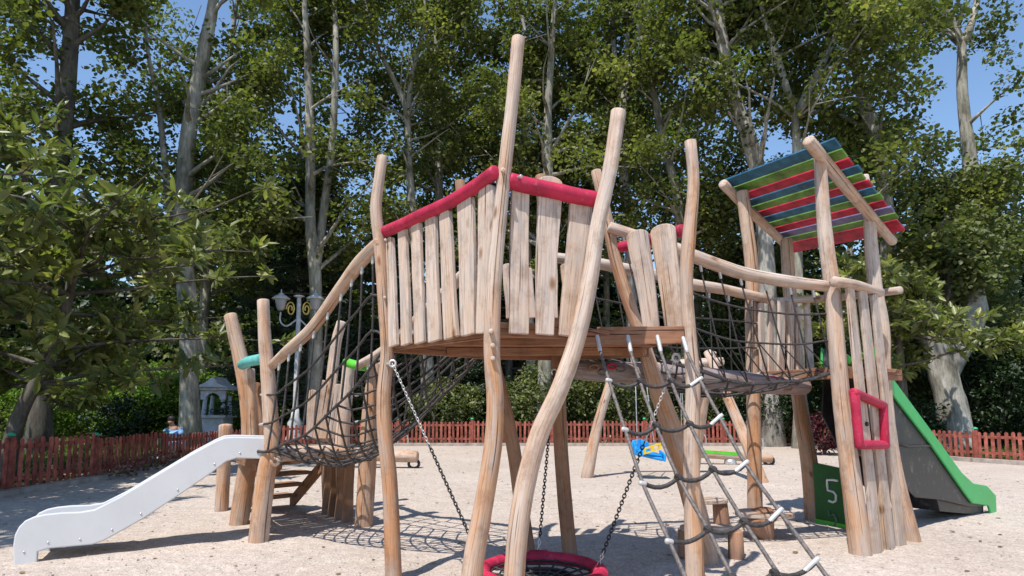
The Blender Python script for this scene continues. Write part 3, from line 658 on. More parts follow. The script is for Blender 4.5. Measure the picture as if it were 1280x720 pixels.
# ------------------------------------------------------------------ roofed tower
rt = thing('roofed_tower', 'wooden play tower with a slanted roof of blue, green and red planks on the right', 'play tower', (3.7, 7.1, 0))
R1 = Vector((3.45, 6.25, 0)); R2 = Vector((4.35, 6.9, 0)); R3 = Vector((2.93, 7.4, 0)); R4 = Vector((3.85, 8.05, 0))
pxpole('post', [(1025, 196), (1028, 250), (1032, 300), (1040, 360), (1046, 430), (1052, 500), (1060, 570), (1068, 630), (1075, 688)], 6.25, 6.25, [.06, .066, .072, .076, .08, .088, .098, .105, .115], rt, n=5)
pxpole('post', [(1080, 220), (1086, 260), (1089, 310), (1094, 360), (1102, 410), (1103, 460), (1109, 530), (1120, 600), (1136, 668)], 6.9, 6.9, [.05, .06, .07, .075, .085, .082, .088, .10, .115], rt, n=5)
pxpole('post', [(928, 240), (934, 285), (940, 340), (940, 400), (941, 470), (943, 560), (944, 652)], 7.4, 7.4, [.07, .075, .08, .08, .082, .085, .09], rt, mat='postwarm')
pxpole('post', [(983, 300), (986, 350), (990, 400), (994, 460), (1002, 520), (1012, 580), (1018, 649)], 8.05, 8.05, [.075, .08, .085, .09, .10, .11, .12], rt, mat='postwarm')
# roof plane from beams
uR = (R2-R1).normalized(); vR = (R3-R1).normalized()
T1, T2, T3 = U(1022, 196, 6.25), U(1092, 274, 6.9), U(932, 242, 7.4)
RN = (T2-T1).cross(T3-T1).normalized(); RN = RN if RN.z > 0 else -RN
K = [PL(u, v, T1+RN*.06, RN) for u, v in [(898, 229), (1044, 174), (1132, 290), (990, 318)]]   # back high, front high, front low, back low
for (e0, e1_, rr_) in (((1014, 180), (1116, 302), .06), ((906, 232), (982, 306), .06)):
    a_, b_ = PL(*e0, T1-RN*.01, RN), PL(*e1_, T1-RN*.01, RN)
    poleobj('roof_beam', [lerp(a_, b_, -.03), lerp(a_, b_, .35)-RN*.012, lerp(a_, b_, .7)-RN*.005, b_], [rr_, rr_, rr_*.95, rr_*.85], rt)
cols = ['roofblue', 'roofgreen', 'roofred', 'roofblue', 'roofgreen', 'roofred', 'roofblue', 'roofgreen', 'roofred', 'roofviolet', 'roofgreen', 'roofred']
wts = [1.25, 1.15, 1.05]+[.95]*8+[1.75]; tot = sum(wts); acc = 0
for i, c in enumerate(cols):
    f0 = acc/tot; acc += wts[i]; f1 = acc/tot-.012; jb, jf = random.uniform(-.035, .02), random.uniform(-.02, .035)
    A_, B_, C_, D_ = lerp(K[0], K[3], f0), lerp(K[1], K[2], f0), lerp(K[1], K[2], f1), lerp(K[0], K[3], f1); dd = (B_-A_).normalized(); t_ = RN*random.uniform(0, .006)
    MB().prism([A_+dd*jb+t_, B_+dd*jf+t_, C_+dd*jf+t_, D_+dd*jb+t_], RN*.026, uax=dd).obj('roof_plank', M[c], rt, bev=.004)
# deck
RZ = 1.86
deck_planks([R1+Vector((0, .12, 0)), R2, R4, R3], RZ, vR, .14, 'deck', 'deck', rt)
beam(rt, R1+Vector((-.03, .06, RZ)), R3+Vector((.02, 0, RZ)), .12, .045); beam(rt, R3+Z*RZ, R4+Z*RZ, .12, .045); beam(rt, R1+Vector((.03, .12, RZ)), R2+Vector((0, .06, RZ)), .12, .045)
# front wall: long slats from sand to rail
nF = Vector((uR.y, -uR.x, 0)); rF = R1+nF*.0
FS = [((1094, 676), (1059, 356), .20, .135), ((1109, 672), (1075, 361), .20, .155), ((1124, 670), (1090, 368), .185, .14)]
for (b0, t0, wb, wt) in FS:
    pb_, pt_ = PL(*b0, R1+nF*.02, nF), PL(*t0, R1+nF*.02, nF); pb_.z = -.02
    slat(rt, pb_, pt_, wb, wt, nF, .035)
poleobj('top_rail', [PL(1042, 352, R1-nF*.02, nF), PL(1068, 356, R1+nF*.05, nF), PL(1100, 366, R1+nF*.0, nF)], [.055, .05, .05], rt)
for (u0, v0, u1, v1) in [(1063, 565, 1113, 565)]:
    MB().tube([PL(u0, v0, R1-nF*.06, nF), PL(u1, v1+4, R1-nF*.06, nF)], .035, 8).obj('cross_rail', M['slat'], rt)
fr = [PL(u, v, R1+nF*.085, nF) for u, v in [(1068, 491), (1104, 507), (1106, 556), (1074, 556)]]
for i in range(4): MB().tube([lerp(fr[i], fr[(i+1) % 4], -.04), fr[i], lerp(fr[i], fr[(i+1) % 4], .5), fr[(i+1) % 4]], .044, 12, .03).obj('padded_frame', M['red'], rt)
p_ = PL(1083, 530, R1+nF*.06, nF); MB().tube([p_, p_+nF*.012], .022, 12).obj('peep_hole', M['black'], rt)
# slats on far left side R3-R4 and cross rail
dR = (R4-R3).normalized(); nR = Vector((dR.y, -dR.x, 0))
for (ub, ut, vt, wb, wt) in [(952, 949, 378, .10, .09), (961, 962, 376, .11, .1), (974, 975, 373, .13, .12), (986, 987, 376, .11, .1), (998, 996, 383, .12, .12), (1012, 1006, 376, .13, .12)]:
    f = (ub-948)/75; pb_ = lerp(R3, R4, max(0, min(1, f)))+nR*.03; q = PL(ub, 466, R3+nR*.06, nR); q2 = PL(ut, vt, R3+nR*.06, nR)
    slat(rt, q, q2, wb, wt, nR, .035)
poleobj('back_rail', [R3+Vector((.3, .25, 2.75)), lerp(R3, R4, .6)+Z*2.78, R4+Vector((.25, -.4, 2.8)), R2+Z*2.75], .045, rt)
MB().tube([R4+Vector((.1, -.2, 1.98)), R4+Vector((.22, -.5, 2.02))], .06, 10).obj('padded_roll', M['ltgreen'], rt)
# number board below
n0, n1_ = G(1020, 656)+Vector((0, .0, 0)), G(1078, 668)
dN = (n1_-n0).normalized(); nN = Vector((dN.y, -dN.x, 0))
bd = MB().prism([n0+Z*.02, n1_+Z*.02, n1_+Z*.70, n0+Z*.76], -nN*.02, uax=dN).obj('number_board', M['darkgreen'], rt, bev=.003)
MB().prism([n0+Z*.001+nN*.004, n1_+nN*.004, n1_+Z*.075+nN*.004, n0+Z*.075+nN*.004], nN*.01).obj('board_edge', M['ltgreen'], rt)
def stroke(px, mat, nm):
    pts = [PL(u, v, n0+nN*.006, nN) for u, v in px]
    MB().tube(pts, .014, 8).obj(nm, M[mat], bd)
stroke([(1047, 601), (1041, 600), (1034, 600), (1034, 607), (1035, 613), (1042, 615), (1045, 619), (1045, 626), (1041, 628), (1036, 626)], 'numeral', 'numeral')
stroke([(1036, 638), (1037, 645), (1043, 643), (1046, 650), (1044, 657)], 'numeralgrey', 'numeral')
# green slide
gs = thing('green_slide', 'steep dark grey slide with bright green edges behind the roofed tower', 'slide', (5.5, 8.0, 0))
GA = Vector((4.35, 7.15, 0)); GB = G(1240, 641)
gd = (GB-GA).normalized(); gn = Vector((-gd.y, gd.x, 0)); gp = Vector((gn.x, gn.y, 0))
def gl(px, off=0): return [PL(u, v, GA, gp)+gn*off for u, v in px]
under = [(1088, 430), (1112, 474), (1160, 541), (1200, 596), (1216, 611), (1232, 613), (1240, 620), (1240, 632), (1216, 634), (1178, 625), (1146, 622), (1126, 602), (1104, 560), (1085, 520)]
MB().prism(gl(under, .012), gn*.02).obj('side_panel', M['grey'], gs, bev=.01)
MB().prism(gl(under, .50), gn*.02).obj('side_panel', M['grey'], gs, bev=.01)
edge = [(1088, 430), (1112, 470), (1160, 535), (1200, 590), (1215, 604), (1232, 607), (1243, 619), (1244, 641), (1238, 645), (1234, 632), (1214, 629), (1204, 616), (1160, 553), (1112, 491), (1088, 452)]
for off in (-.02, .535):
    MB().prism(gl(edge, off), gn*.03).obj('green_edge', M['green'], gs, bev=.01)
bedp = gl([(1088, 470), (1112, 505), (1160, 566), (1205, 624), (1232, 630)], .04)
MB().prism(bedp+[p_-Z*.03 for p_ in bedp][::-1], gn*.46).obj('slide_bed', M['grey'], gs)
rb = gl([(1105, 548), (1135, 558), (1163, 557)], .0); MB().tube(rb, .014, 8).obj('rib', M['grey'], gs)
MB().prism(gl([(1178, 624), (1236, 630), (1236, 645), (1182, 640)], .06), gn*.36).obj('foot', M['grey'], gs, bev=.005)
# ------------------------------------------------------------------ log stools and table
GRP = 'log seats and table beside the roofed tower'
def half_log_table(name, label, c, w_, dpt, h, legs, mat='slat', ang=0, cat='seat'):
    o = thing(name, label, cat, (c.x, c.y, 0), GRP); ca, sa = math.cos(ang), math.sin(ang)
    pts = []
    for k in range(18):
        th = 2*PI*k/18; x = w_/2*math.copysign(abs(math.cos(th))**.75, math.cos(th)); y = dpt/2*math.sin(th)*(1+.08*math.sin(3*th+c.x))
        pts.append(Vector((c.x+x*ca-y*sa, c.y+x*sa+y*ca, h-.05)))
    MB().prism(pts, Z*.05).obj('seat_top', M[mat], o, bev=.01)
    for (lx, ly, r0, r1, tz) in legs:
        q = Vector((c.x+lx*ca-ly*sa, c.y+lx*sa+ly*ca, 0)); qb = q+Vector((tz, 0, 0))
        MB().tube([qb+Vector((0, 0, -.02)), q+Vector((0, 0, h-.052))], [r0, r1], 14, .05).obj('leg', M['deck'], o)
    return o
half_log_table('log_table', 'broad oval wooden table top on a tapering stump, the largest beside the roofed tower', U(955, 638, 7.0), .62, .42, .31, [(-.08, 0, .07, .2, .12)], ang=-.15, cat='table')
half_log_table('log_stool', 'small round topped log stool, left of the broad oval table', U(889, 626, 7.6), .38, .3, .36, [(.1, -.02, .1, .085, .02)], ang=.1)
half_log_table('log_bench', 'low plank bench on two log legs in front of the small log stool', U(885, 655, 6.15), .54, .22, .32, [(-.24, 0, .055, .05, 0), (.25, -.02, .075, .07, 0)], ang=-.05)
# ------------------------------------------------------------------ A-frame swing, far
sw = thing('swing_frame', 'wooden A frame swing set standing behind the central tower', 'swing frame', (3, 13, 0))
aL, aR = U(768, 462, 12.9), U(888, 452, 13.0)
poleobj('crossbar', [aL+Vector((-.25, 0, 0)), lerp(aL, aR, .5)+Z*.02, aR+Vector((.25, 0, .0))], .09, sw, wob=.03)
gl_ = G(733, 597)
poleobj('leg', [gl_-Z*.05, lerp(gl_, aL, .5)+Vector((-.05, 0, 0)), aL+Vector((.03, 0, .1))], [.12, .1, .085], sw)
poleobj('leg', [G(955, 606)-Z*.05, lerp(G(955, 606), aR, .5)+Vector((.03, 0, 0)), aR+Vector((-.05, 0, .2))], [.12, .1, .085], sw)
poleobj('leg', [G(868, 590)-Z*.05, lerp(G(868, 590), aR, .5), aR+Vector((.05, 0, .2))], [.1, .09, .08], sw)
s1 = thing('baby_swing', 'blue plastic toddler swing seat with a yellow front bar on chains', 'swing', U(810, 562, 12.6))
mb = MB(); q0 = U(810, 562, 12.6)
def qx(x, y, z): return q0+Vector((x, y, z))
MB().prism([qx(-.3, -.2, -.1), qx(.25, -.22, -.22), qx(.3, .15, -.16), qx(-.25, .2, -.02)], Z*.07).obj('seat', M['blue'], s1, bev=.03)
MB().prism([qx(-.32, .16, -.05), qx(.1, .2, -.08), qx(.06, .22, .14), qx(-.12, .22, .2), qx(-.27, .2, .17)], Vector((0, .05, 0))).obj('backrest', M['blue'], s1, bev=.02)
MB().prism([qx(-.32, -.2, -.1), qx(-.3, -.2, .05), qx(-.26, .18, .14), qx(-.3, .18, -.05)], Vector((.05, 0, 0))).obj('side', M['blue'], s1, bev=.015)
MB().prism([qx(.25, -.22, -.22), qx(.27, -.2, -.08), qx(.25, .18, -.02), qx(.27, .18, -.15)], Vector((.05, 0, 0))).obj('side', M['blue'], s1, bev=.015)
mb = MB()
A_ = [qx(-.14, -.26, -.08), qx(.2, -.26, .03), qx(.2, -.26, .14), qx(-.14, -.26, .04)]
ax = (A_[1]-A_[0]); ay = (A_[3]-A_[0])
for (x0, x1, y0, y1) in [(0, 1, 0, .25), (0, 1, .75, 1), (0, .12, .25, .75), (.42, .58, .25, .75), (.88, 1, .25, .75)]:
    mb.prism([A_[0]+ax*x0+ay*y0, A_[0]+ax*x1+ay*y0, A_[0]+ax*x1+ay*y1, A_[0]+ax*x0+ay*y1], Vector((0, .05, 0)))
mb.obj('front_bar', M['yellow'], s1)
for dx in (-.22, .12):
    MB().tube([qx(dx, -.02, .1), U(794+(dx+.22)*35, 462, 12.9)], .008, 5).obj('chain', M['metal'], s1)
    MB().tube([qx(dx+.05, .18, .1), U(794+(dx+.22)*35, 462, 12.9)], .008, 5).obj('chain', M['metal'], s1)
s2 = thing('toddler_swing', 'bright green swing seat hanging right of the blue one', 'swing', U(857, 556, 12.8))
MB().prism([U(850, 547, 12.8), U(864, 548, 12.8), U(863, 572, 12.8), U(856, 574, 12.8)], Vector((0, .3, 0))).obj('seat', M['ltgreen'], s2, bev=.03)
for dy in (0, .28): MB().tube([U(857, 548, 12.8)+Vector((0, dy, 0)), U(850, 460, 12.95)], .008, 5).obj('chain', M['metal'], s2)
# seesaws
def seesaw(label, a, b_, r, green):
    c = (a+b_)/2; o = thing('seesaw', label, 'seesaw', (c.x, c.y, 0), 'log seesaws near the back fence')
    poleobj('beam', [a, c, b_], [r, r*1.05, r*.95], o)
    MB().lathe(Vector((c.x, c.y, 0)), [(.16, -.01), (.14, .1), (.1, max(.14, c.z-r))], 12).obj('pivot', M['metal'], o)
    for e, sg in ((a, 1), (b_, -1)):
        q = lerp(e, c, .3); tp = q+Z*(r-.01)
        MB().tube([tp+Vector((.12*math.cos(k), 0, .22+.2*math.sin(k))) for k in [PI*1.2+(-PI*1.4)*i/12 for i in range(13)]], .014, 6).obj('handle', M['metal'], o)
        g_ = lerp(e, c, .06); MB().tube([Vector((g_.x+.12*math.cos(k), g_.y, .1+.10*math.sin(k))) for k in [2*PI*i/14 for i in range(15)]], .035, 8, cap=None).obj('tyre_buffer', M['black'], o)
    if green:
        d = (b_-a).normalized(); MB().prism([lerp(a, b_, .08)+Vector((0, -r-.01, r*.2)), lerp(a, b_, .62)+Vector((0, -r-.01, r*.2)), lerp(a, b_, .62)+Vector((0, -r-.01, r*.9)), lerp(a, b_, .08)+Vector((0, -r-.01, r*.9))], Vector((0, .03, 0))).obj('green_strip', M['ltgreen'], o)
    return o
seesaw('log seesaw with silver loop handles left of the near pale post', U(405, 566, 14.8)-Z*.0, U(521, 571, 14.6), .14, False)
seesaw('log seesaw with a bright green strip behind the hanging net', U(862, 566, 15.6), U(964, 573, 15.4), .11, True)
# ------------------------------------------------------------------ fence
def picket_panel(a, b_, h, lean, idx, label):
    c = (a+b_)/2; o = thing('fence_panel', label, 'fence', (c.x, c.y, 0), 'red-brown picket fence panels round the playground')
    d = (b_-a); L = d.length; d.normalize(); n_ = Vector((d.y, -d.x, 0))
    pk = MB(); k = max(3, int(round(L/.148)))
    for i in range(k):
        c_ = a+d*(L*(i+.5)/k+random.uniform(-.006, .006)); w_ = .038; hh = h-.03+random.uniform(-.02, .014)
        poly = [c_-d*w_+Z*.09, c_+d*w_+Z*.09, c_+d*w_+Z*(hh-.035), c_+d*w_*.6+Z*(hh-.008), c_+Z*hh, c_-d*w_*.6+Z*(hh-.008), c_-d*w_+Z*(hh-.035)]
        tl = d*random.gauss(0, .012)+n_*random.gauss(0, .006)
        pk.prism([p_+tl*(p_.z) for p_ in poly], n_*.02)
    pk.obj('pickets', M['fence'], o)
    for z in (.2, h-.2):
        MB().prism([a-n_*.03+Z*z, b_-n_*.03+Z*z, b_-n_*.03+Z*(z+.07), a-n_*.03+Z*(z+.07)], n_*.027).obj('rail', M['fence'], o)
    ps = MB(); ps.box(a+Z*(h/2-.02), d*.05, n_*.05, Z*(h/2+.02)); ps.obj('post', M['fence'], o, bev=.008)
    MB().lathe(a+Z*(h+.02), [(.062, 0), (.062, .02), (.045, .045), (.015, .06)], 10).obj('post_cap', M['cap'], o)
hts = [.95, .93, .84, .74, .74, .8, .86, .88, .9, .9, .9, .9, .88, .84, .8, .8, .8, .8]
PANEL_LABELS = ['fence panel at the far left edge in tree shade, nearest on that side', 'shaded panel behind the foot of the white slide', 'panel with orange lit picket tips beside the shaded one', 'panel in front of the person in blue', 'panel behind the top of the white slide', 'panel below the twin lamp post', 'panel behind the sagging net bridge', 'panel just right of the left tower post with the log seesaw before it', 'panel between the crooked near posts, under the tower deck', 'panel left of the leaning swing leg', 'panel behind the blue swing seat', 'panel behind the climbing net', 'panel between the back posts of the roofed tower', 'panel hidden mostly behind the slatted tower wall', 'panel seen just above the green slide', 'panel right of the green slide foot', 'panel at the right edge of the playground', 'panel beyond the right edge']
for i in range(len(FG)-1):
    picket_panel(FG[i], FG[i+1], hts[i], 0, i, 'red-brown picket '+PANEL_LABELS[i])
kb = MB()
for i in range(len(FG)-1):
    a, b_ = FG[i], FG[i+1]; d = (b_-a).normalized(); n_ = Vector((d.y, -d.x, 0))
    if n_.y > 0: n_ = -n_
    kb.prism([a+n_*.10, b_+n_*.10, b_+n_*.30, a+n_*.30], Z*.10)
kbo = kb.obj('kerb', M['kerb']); kbo['kind'] = 'structure'
# ------------------------------------------------------------------ foliage
def leaves(name, pts, size, mat, parent=None, aspect=.9, up=.5, tint=None, loc=None, dirs=None, fold=.18):
    n = len(pts); pts = np.asarray(pts, float)
    sz = size*RNG.uniform(.5, 1.4, n)[:, None]
    nr = RNG.normal(size=(n, 3)); nr /= np.linalg.norm(nr, axis=1)[:, None]; nr[:, 2] = np.abs(nr[:, 2])*.6+up; nr /= np.linalg.norm(nr, axis=1)[:, None]
    if dirs is None: dv = RNG.normal(size=(n, 3)); dv[:, 2] -= .35
    else: dv = np.asarray(dirs, float)
    dv = dv-nr*np.sum(dv*nr, axis=1)[:, None]; dv /= np.linalg.norm(dv, axis=1)[:, None]+1e-9
    sd = np.cross(nr, dv)
    V = np.empty((n, 6, 3))
    V[:, 0] = pts; V[:, 3] = pts+dv*sz
    V[:, 1] = pts+dv*sz*.30+sd*sz*aspect*.42+nr*sz*fold; V[:, 2] = pts+dv*sz*.68+sd*sz*aspect*.5*.72+nr*sz*fold*.6
    V[:, 5] = pts+dv*sz*.30-sd*sz*aspect*.42+nr*sz*fold; V[:, 4] = pts+dv*sz*.68-sd*sz*aspect*.5*.72+nr*sz*fold*.6
    if loc is None:
        off = np.zeros(3); q = parent
        while q is not None: off += np.array(q.location); q = q.parent
    else: off = np.array(loc)
    V -= off
    me = bpy.data.meshes.new(name); me.vertices.add(n*6); me.vertices.foreach_set('co', V.reshape(-1).astype(np.float32))
    idx = (np.arange(n)[:, None]*6+np.array([0, 1, 2, 3, 0, 3, 4, 5])[None]).reshape(-1)
    me.loops.add(n*8); me.loops.foreach_set('vertex_index', idx.astype(np.int32))
    me.polygons.add(n*2); me.polygons.foreach_set('loop_start', (np.arange(n*2)*4).astype(np.int32))
    try: me.polygons.foreach_set('loop_total', np.full(n*2, 4, np.int32))
    except Exception: pass
    if tint is None: tint = RNG.beta(2, 3, n)
    at = me.attributes.new('tint', 'FLOAT', 'FACE'); at.data.foreach_set('value', np.repeat(np.clip(tint, 0, 1), 2).astype(np.float32))
    me.materials.append(mat); me.update(calc_edges=True)
    o = bpy.data.objects.new(name, me); COL.objects.link(o); o.parent = parent
    if loc is not None: o.location = loc
    return o
def cluster(cs, r, k, flat=.7):
    """k leaves round each centre"""
    cs = np.asarray(cs); n = len(cs)
    d = RNG.normal(size=(n, k, 3)); d /= np.linalg.norm(d, axis=2)[..., None]; d *= (RNG.uniform(0, 1, (n, k))**.45)[..., None]
    d[..., 2] *= flat
    rr = np.asarray(r)*np.ones(n); P = cs[:, None]+d*rr[:, None, None]
    ct = RNG.beta(2, 3, n)[:, None]*.6+RNG.beta(2, 3, (n, k))*.4
    return P.reshape(-1, 3), ct.reshape(-1)
def tree(label, px, Y, w0, w1, top=20, nb=24, blen=(2.2, 5.), ncl=5, lk=150, cr_=(.6, 1.1), low=6.0, mat='leaf', bmat='bark', group='tall plane trees behind the fence', forks=(), lsize=.2, name='plane_tree', drop=0, hmin=None):
    pts = [U(u, v, Y) for u, v in px]                       # top -> bottom
    b0 = pts[-1]; base = Vector((b0.x, b0.y, 0)); pts[-1] = Vector((b0.x, b0.y, 0)) if b0.z < 1.5 else b0
    if pts[-1].z > .1: pts.append(base)
    pts.reverse()
    while pts[-1].z < top:
        d = (pts[-1]-pts[-2]).normalized(); pts.append(pts[-1]+Vector((d.x+random.uniform(-.15, .15), random.uniform(-.1, .1), max(.8, d.z)))*2.5)
    root = thing(name, label, 'tree', base, group)
    tk = MB(); P = cr(pts, 4); n_ = len(P)
    hh = P[-1].z
    w0 *= .84; w1 *= .86
    R = [lerp(w0, w1, min(1, p_.z/12.))*(1 if p_.z < 12 else max(.25, 1-(p_.z-12)/(hh-11)*.8))/2*(1+(.35*math.exp(-p_.z*2.2))) for p_ in P]
    tk.tube(P, R, 14, .07)
    cl = []
    axis = [(P, R)]
    for fk in forks:
        fp = [U(u, v, Y+(random.uniform(-.5, .5) if i else 0)) for i, (u, v) in enumerate(fk[0])]
        d = (fp[-1]-fp[-2]).normalized()
        for _ in range(3): fp.append(fp[-1]+(d+Vector((random.uniform(-.2, .2), random.uniform(-.2, .2), .4))).normalized()*1.6)
        q = cr(fp, 3); r_ = [lerp(fk[1]/2, .03, i/(len(q)-1)) for i in range(len(q))]; tk.tube(q, r_, 10, .05); axis.append((q, r_))
    for i in range(nb):
        ax_, ar = axis[0] if (len(axis) == 1 or random.random() < .65) else random.choice(axis[1:])
        z = random.uniform(low, hh-.3); k = min(range(len(ax_)), key=lambda j: abs(ax_[j].z-z)); s_ = ax_[k]
        az = random.uniform(0, 2*PI); f = (z-low)/(hh-low); L = random.uniform(*blen)*(1-.45*f)
        el = random.uniform(.15, .8); d = Vector((math.cos(az)*math.cos(el), math.sin(az)*math.cos(el), math.sin(el)))
        q = [s_]
        for j in range(4):
            d = (d+Vector((random.uniform(-.25, .25), random.uniform(-.25, .25), random.uniform(-.15, .25)-drop))).normalized(); q.append(q[-1]+d*L/4)
        r0 = min(.11, ar[k]*.45); tk.tube(q, [r0, r0*.75, r0*.5, r0*.32, .012], 6, .0, cap=None)
        for j in range(ncl):
            f2 = random.uniform(.35, 1.05); c_ = along(q, min(1, f2))+Vector((random.gauss(0, .55), random.gauss(0, .55), random.gauss(0, .45)-.1))
            kz = min(range(len(P)), key=lambda jj: abs(P[jj].z-c_.z)); lat = abs((c_.x-P[kz].x)-(c_.y-P[kz].y)*c_.x/c_.y)
            if c_.y < P[kz].y+.2 and lat < 1.05 and random.random() < .92: continue
            hid = False
            for (fq, fr_) in axis[1:]:
                kf = min(range(len(fq)), key=lambda jj: abs(fq[jj].z-c_.z))
                if abs(fq[kf].z-c_.z) < .8 and abs((c_.x-fq[kf].x)-(c_.y-fq[kf].y)*c_.x/c_.y) < .85 and c_.y < fq[kf].y and random.random() < .8: hid = True
            if hid: continue
            cl.append(c_)
            if j % 2 == 0: tk.tube([along(q, min(1, f2)*.85), lerp(along(q, min(1, f2)*.9), c_, .6)+Z*.08, c_], [.02, .012, .006], 4, cap=None)
    tk.obj('trunk', M[bmat], root)
    r_ = RNG.uniform(cr_[0], cr_[1], len(cl)); p_, tn = cluster([tuple(c) for c in cl], r_, lk)
    ok = p_[:, 2] > (hmin if hmin else 2.0)
    leaves('crown', p_[ok], lsize, M[mat], root, tint=tn[ok], up=.55)
    return root
TL = [
 ('ivy dark thick trunked tree at the far left rising behind the magnolia', [(92, -10), (88, 60), (80, 160), (66, 280), (56, 400), (50, 545)], 19, .75, .55, dict(bmat='barkdark')),
 ('tall plane tree with a long leaning grey trunk behind the white slide', [(268, -10), (258, 50), (244, 120), (232, 200), (228, 300), (236, 400), (238, 545)], 21, .76, .6, dict(forks=[([(230, 300), (213, 260), (206, 200), (198, 130)], .3)])),
 ('slender pale plane trunk right of the long leaning one', [(285, 90), (280, 130), (272, 190), (262, 290), (255, 400), (250, 540)], 27, .55, .45, {}),
 ('plane tree with a V fork low down behind the twin lamp post', [(384, 60), (386, 120), (388, 200), (388, 280), (395, 360), (394, 450), (393, 545)], 23, .66, .4, dict(forks=[([(396, 330), (405, 260), (416, 170), (420, 60), (418, 0)], .36)])),
 ('plane tree with crooked brown limb curving to the upper left behind the tower left post', [(455, 0), (468, 50), (490, 95), (508, 140), (512, 220), (522, 330), (532, 430), (537, 545)], 25, .75, .33, dict(forks=[([(509, 150), (513, 110), (518, 80)], .3)])),
 ('straight grey plane tree trunk between the two left tower posts', [(543, -5), (545, 60), (548, 160), (549, 240), (552, 340), (556, 545)], 29, .6, .45, {}),
 ('white barked slim plane tree just right of the tallest post', [(648, 0), (656, 40), (660, 110), (655, 160), (657, 230), (660, 340), (666, 545)], 27, .55, .34, dict(bmat='barkpale')),
 ('straight dark plane trunk right of the tallest post', [(694, 0), (690, 60), (685, 140), (685, 220), (682, 350), (680, 545)], 24, .7, .42, {}),
 ('pale plane tree with a side fork above the leaning tower post', [(786, 0), (784, 60), (778, 150), (780, 230), (786, 280), (790, 400), (790, 545)], 26, .66, .44, dict(bmat='barkpale', forks=[([(779, 110), (768, 70), (765, 20)], .3)])),
 ('brown trunked plane tree leaning left behind the lone right tower post', [(800, 40), (820, 130), (830, 180), (845, 240), (852, 300), (858, 400), (860, 545)], 25, .6, .4, {}),
 ('big mottled white plane tree leaning left above the coloured roof', [(896, -5), (903, 50), (918, 120), (935, 170), (948, 220), (958, 330), (965, 545)], 22, .8, .6, dict(bmat='barkpale', forks=[([(908, 60), (893, 20), (888, -20)], .3)])),
 ('slim plane tree with a wide Y fork directly above the coloured roof', [(955, 20), (968, 60), (983, 110), (994, 150), (996, 240), (998, 400), (1000, 545)], 21, .5, .3, dict(forks=[([(994, 148), (1012, 110), (1040, 55), (1062, 5)], .3)])),
 ('thick grey plane tree leaning left, just right of the coloured roof', [(1060, 0), (1068, 60), (1078, 120), (1092, 165), (1104, 230), (1110, 330), (1115, 545)], 22, .8, .52, {}),
 ('tall bare plane trunk with a high fork against the open sky at the right', [(1178, 0), (1192, 30), (1202, 60), (1203, 120), (1212, 200), (1216, 290), (1214, 400), (1208, 545)], 25.5, .9, .62, dict(nb=11, forks=[([(1204, 55), (1214, 30), (1222, -5)], .34)])),
]
for (lab, px, Y, w0, w1, kw) in TL:
    kw = dict(kw); nb = kw.pop('nb', 30)
    tree(lab, px, Y, w0, w1, nb=int(nb*1.1), lk=145, lsize=.165, **kw)
# more crowns standing farther back (fill between the named trunks)
for i, (x, Y, lab) in enumerate([(-17, 33, 'leftmost of the farther trees, behind the magnolia'), (-10.5, 31, 'farther tree between the leaning grey trunk and the forked one'), (-5.5, 34, 'farther tree behind the V forked plane'), (-1, 32, 'farther tree seen above the slatted tower railing'), (5, 33, 'farther tree between the two right tower posts'), (9.5, 32, 'farther tree filling the gap behind the coloured roof'), (19.5, 36, 'low farther tree right of the bare forked trunk')]):
    px = [(640+x/Y*780, v) for v in (150, 300, 545)]
    tree(lab+', dark green crown', px, Y, .55, .3, top=(17 if i < 6 else 12), nb=22, ncl=5, lk=58, blen=(2.5, 5.5), lsize=.26, low=5, cr_=(.8, 1.4), group='trees standing farther back')
tree('plane tree outside the left fence shading the sand beside the white slide', [(-1480, 0), (-1480, 300), (-1480, 900)], 3.5, .7, .4, top=9, nb=30, ncl=5, lk=60, low=4.6, blen=(2.5, 4.6))
for x, Y, h_, lab in [(16.2, 23.2, 9.5, 'bushy lime tree right of the roofed tower, behind the pale pollard'), (21.5, 29, 10.5, 'bushy lime tree at the right edge beyond the bare forked trunk'), (10.8, 28, 11.5, 'bushy lime tree directly behind the roofed tower')]:
    tree(lab, [(640+x/Y*780, v) for v in (300, 400, 545)], Y, .5, .25, top=h_, nb=44, ncl=6, lk=120, blen=(2.0, 4.2), lsize=.17, low=1.8, mat='leafgrey', bmat='barkdark', cr_=(.7, 1.2), group='bushy lime trees behind the fence', name='lime_tree', hmin=.8)
# cedar with drooping sprays
def cedar(label, base, h, rad, n, mat='cedar', grp='evergreens in the shade behind the fence', low=1.6):
    root = thing('cedar_tree', label, 'tree', base, grp); tk = MB(); tk.tube([base, base+Z*h*.5+Vector((.1, 0, 0)), base+Z*h], [.22, .16, .03], 10, .05); cl = []
    for i in range(n):
        z = random.uniform(low, h); L = rad*(1-.75*(z-low)/(h-low))*random.uniform(.6, 1.1); az = random.uniform(0, 2*PI)
        d = Vector((math.cos(az), math.sin(az), .12)); q = [base+Z*z+d*L*f-Z*.35*L*f*f for f in (0, .35, .7, 1)]; tk.tube(q, [.05, .035, .02, .008], 5, cap=None)
        for j in range(9):
            c_ = along(q, random.uniform(.3, 1)); cl.append(c_+Vector((random.gauss(0, .25), random.gauss(0, .25), -.12+random.gauss(0, .06))))
    tk.obj('trunk', M['barkdark'], root); p_, tn = cluster([tuple(c) for c in cl], .5, 60, .22); leaves('crown', p_, .13, M[mat], root, aspect=.45, tint=tn, up=.9); return root
cedar('dark conifer with drooping sprays left of the twin lamp post', Vector((-8.3, 25.5, 0)), 11, 4.2, 60)
cedar('dark conifer behind the sagging net bridge', Vector((-5.2, 27, 0)), 10, 4, 55)
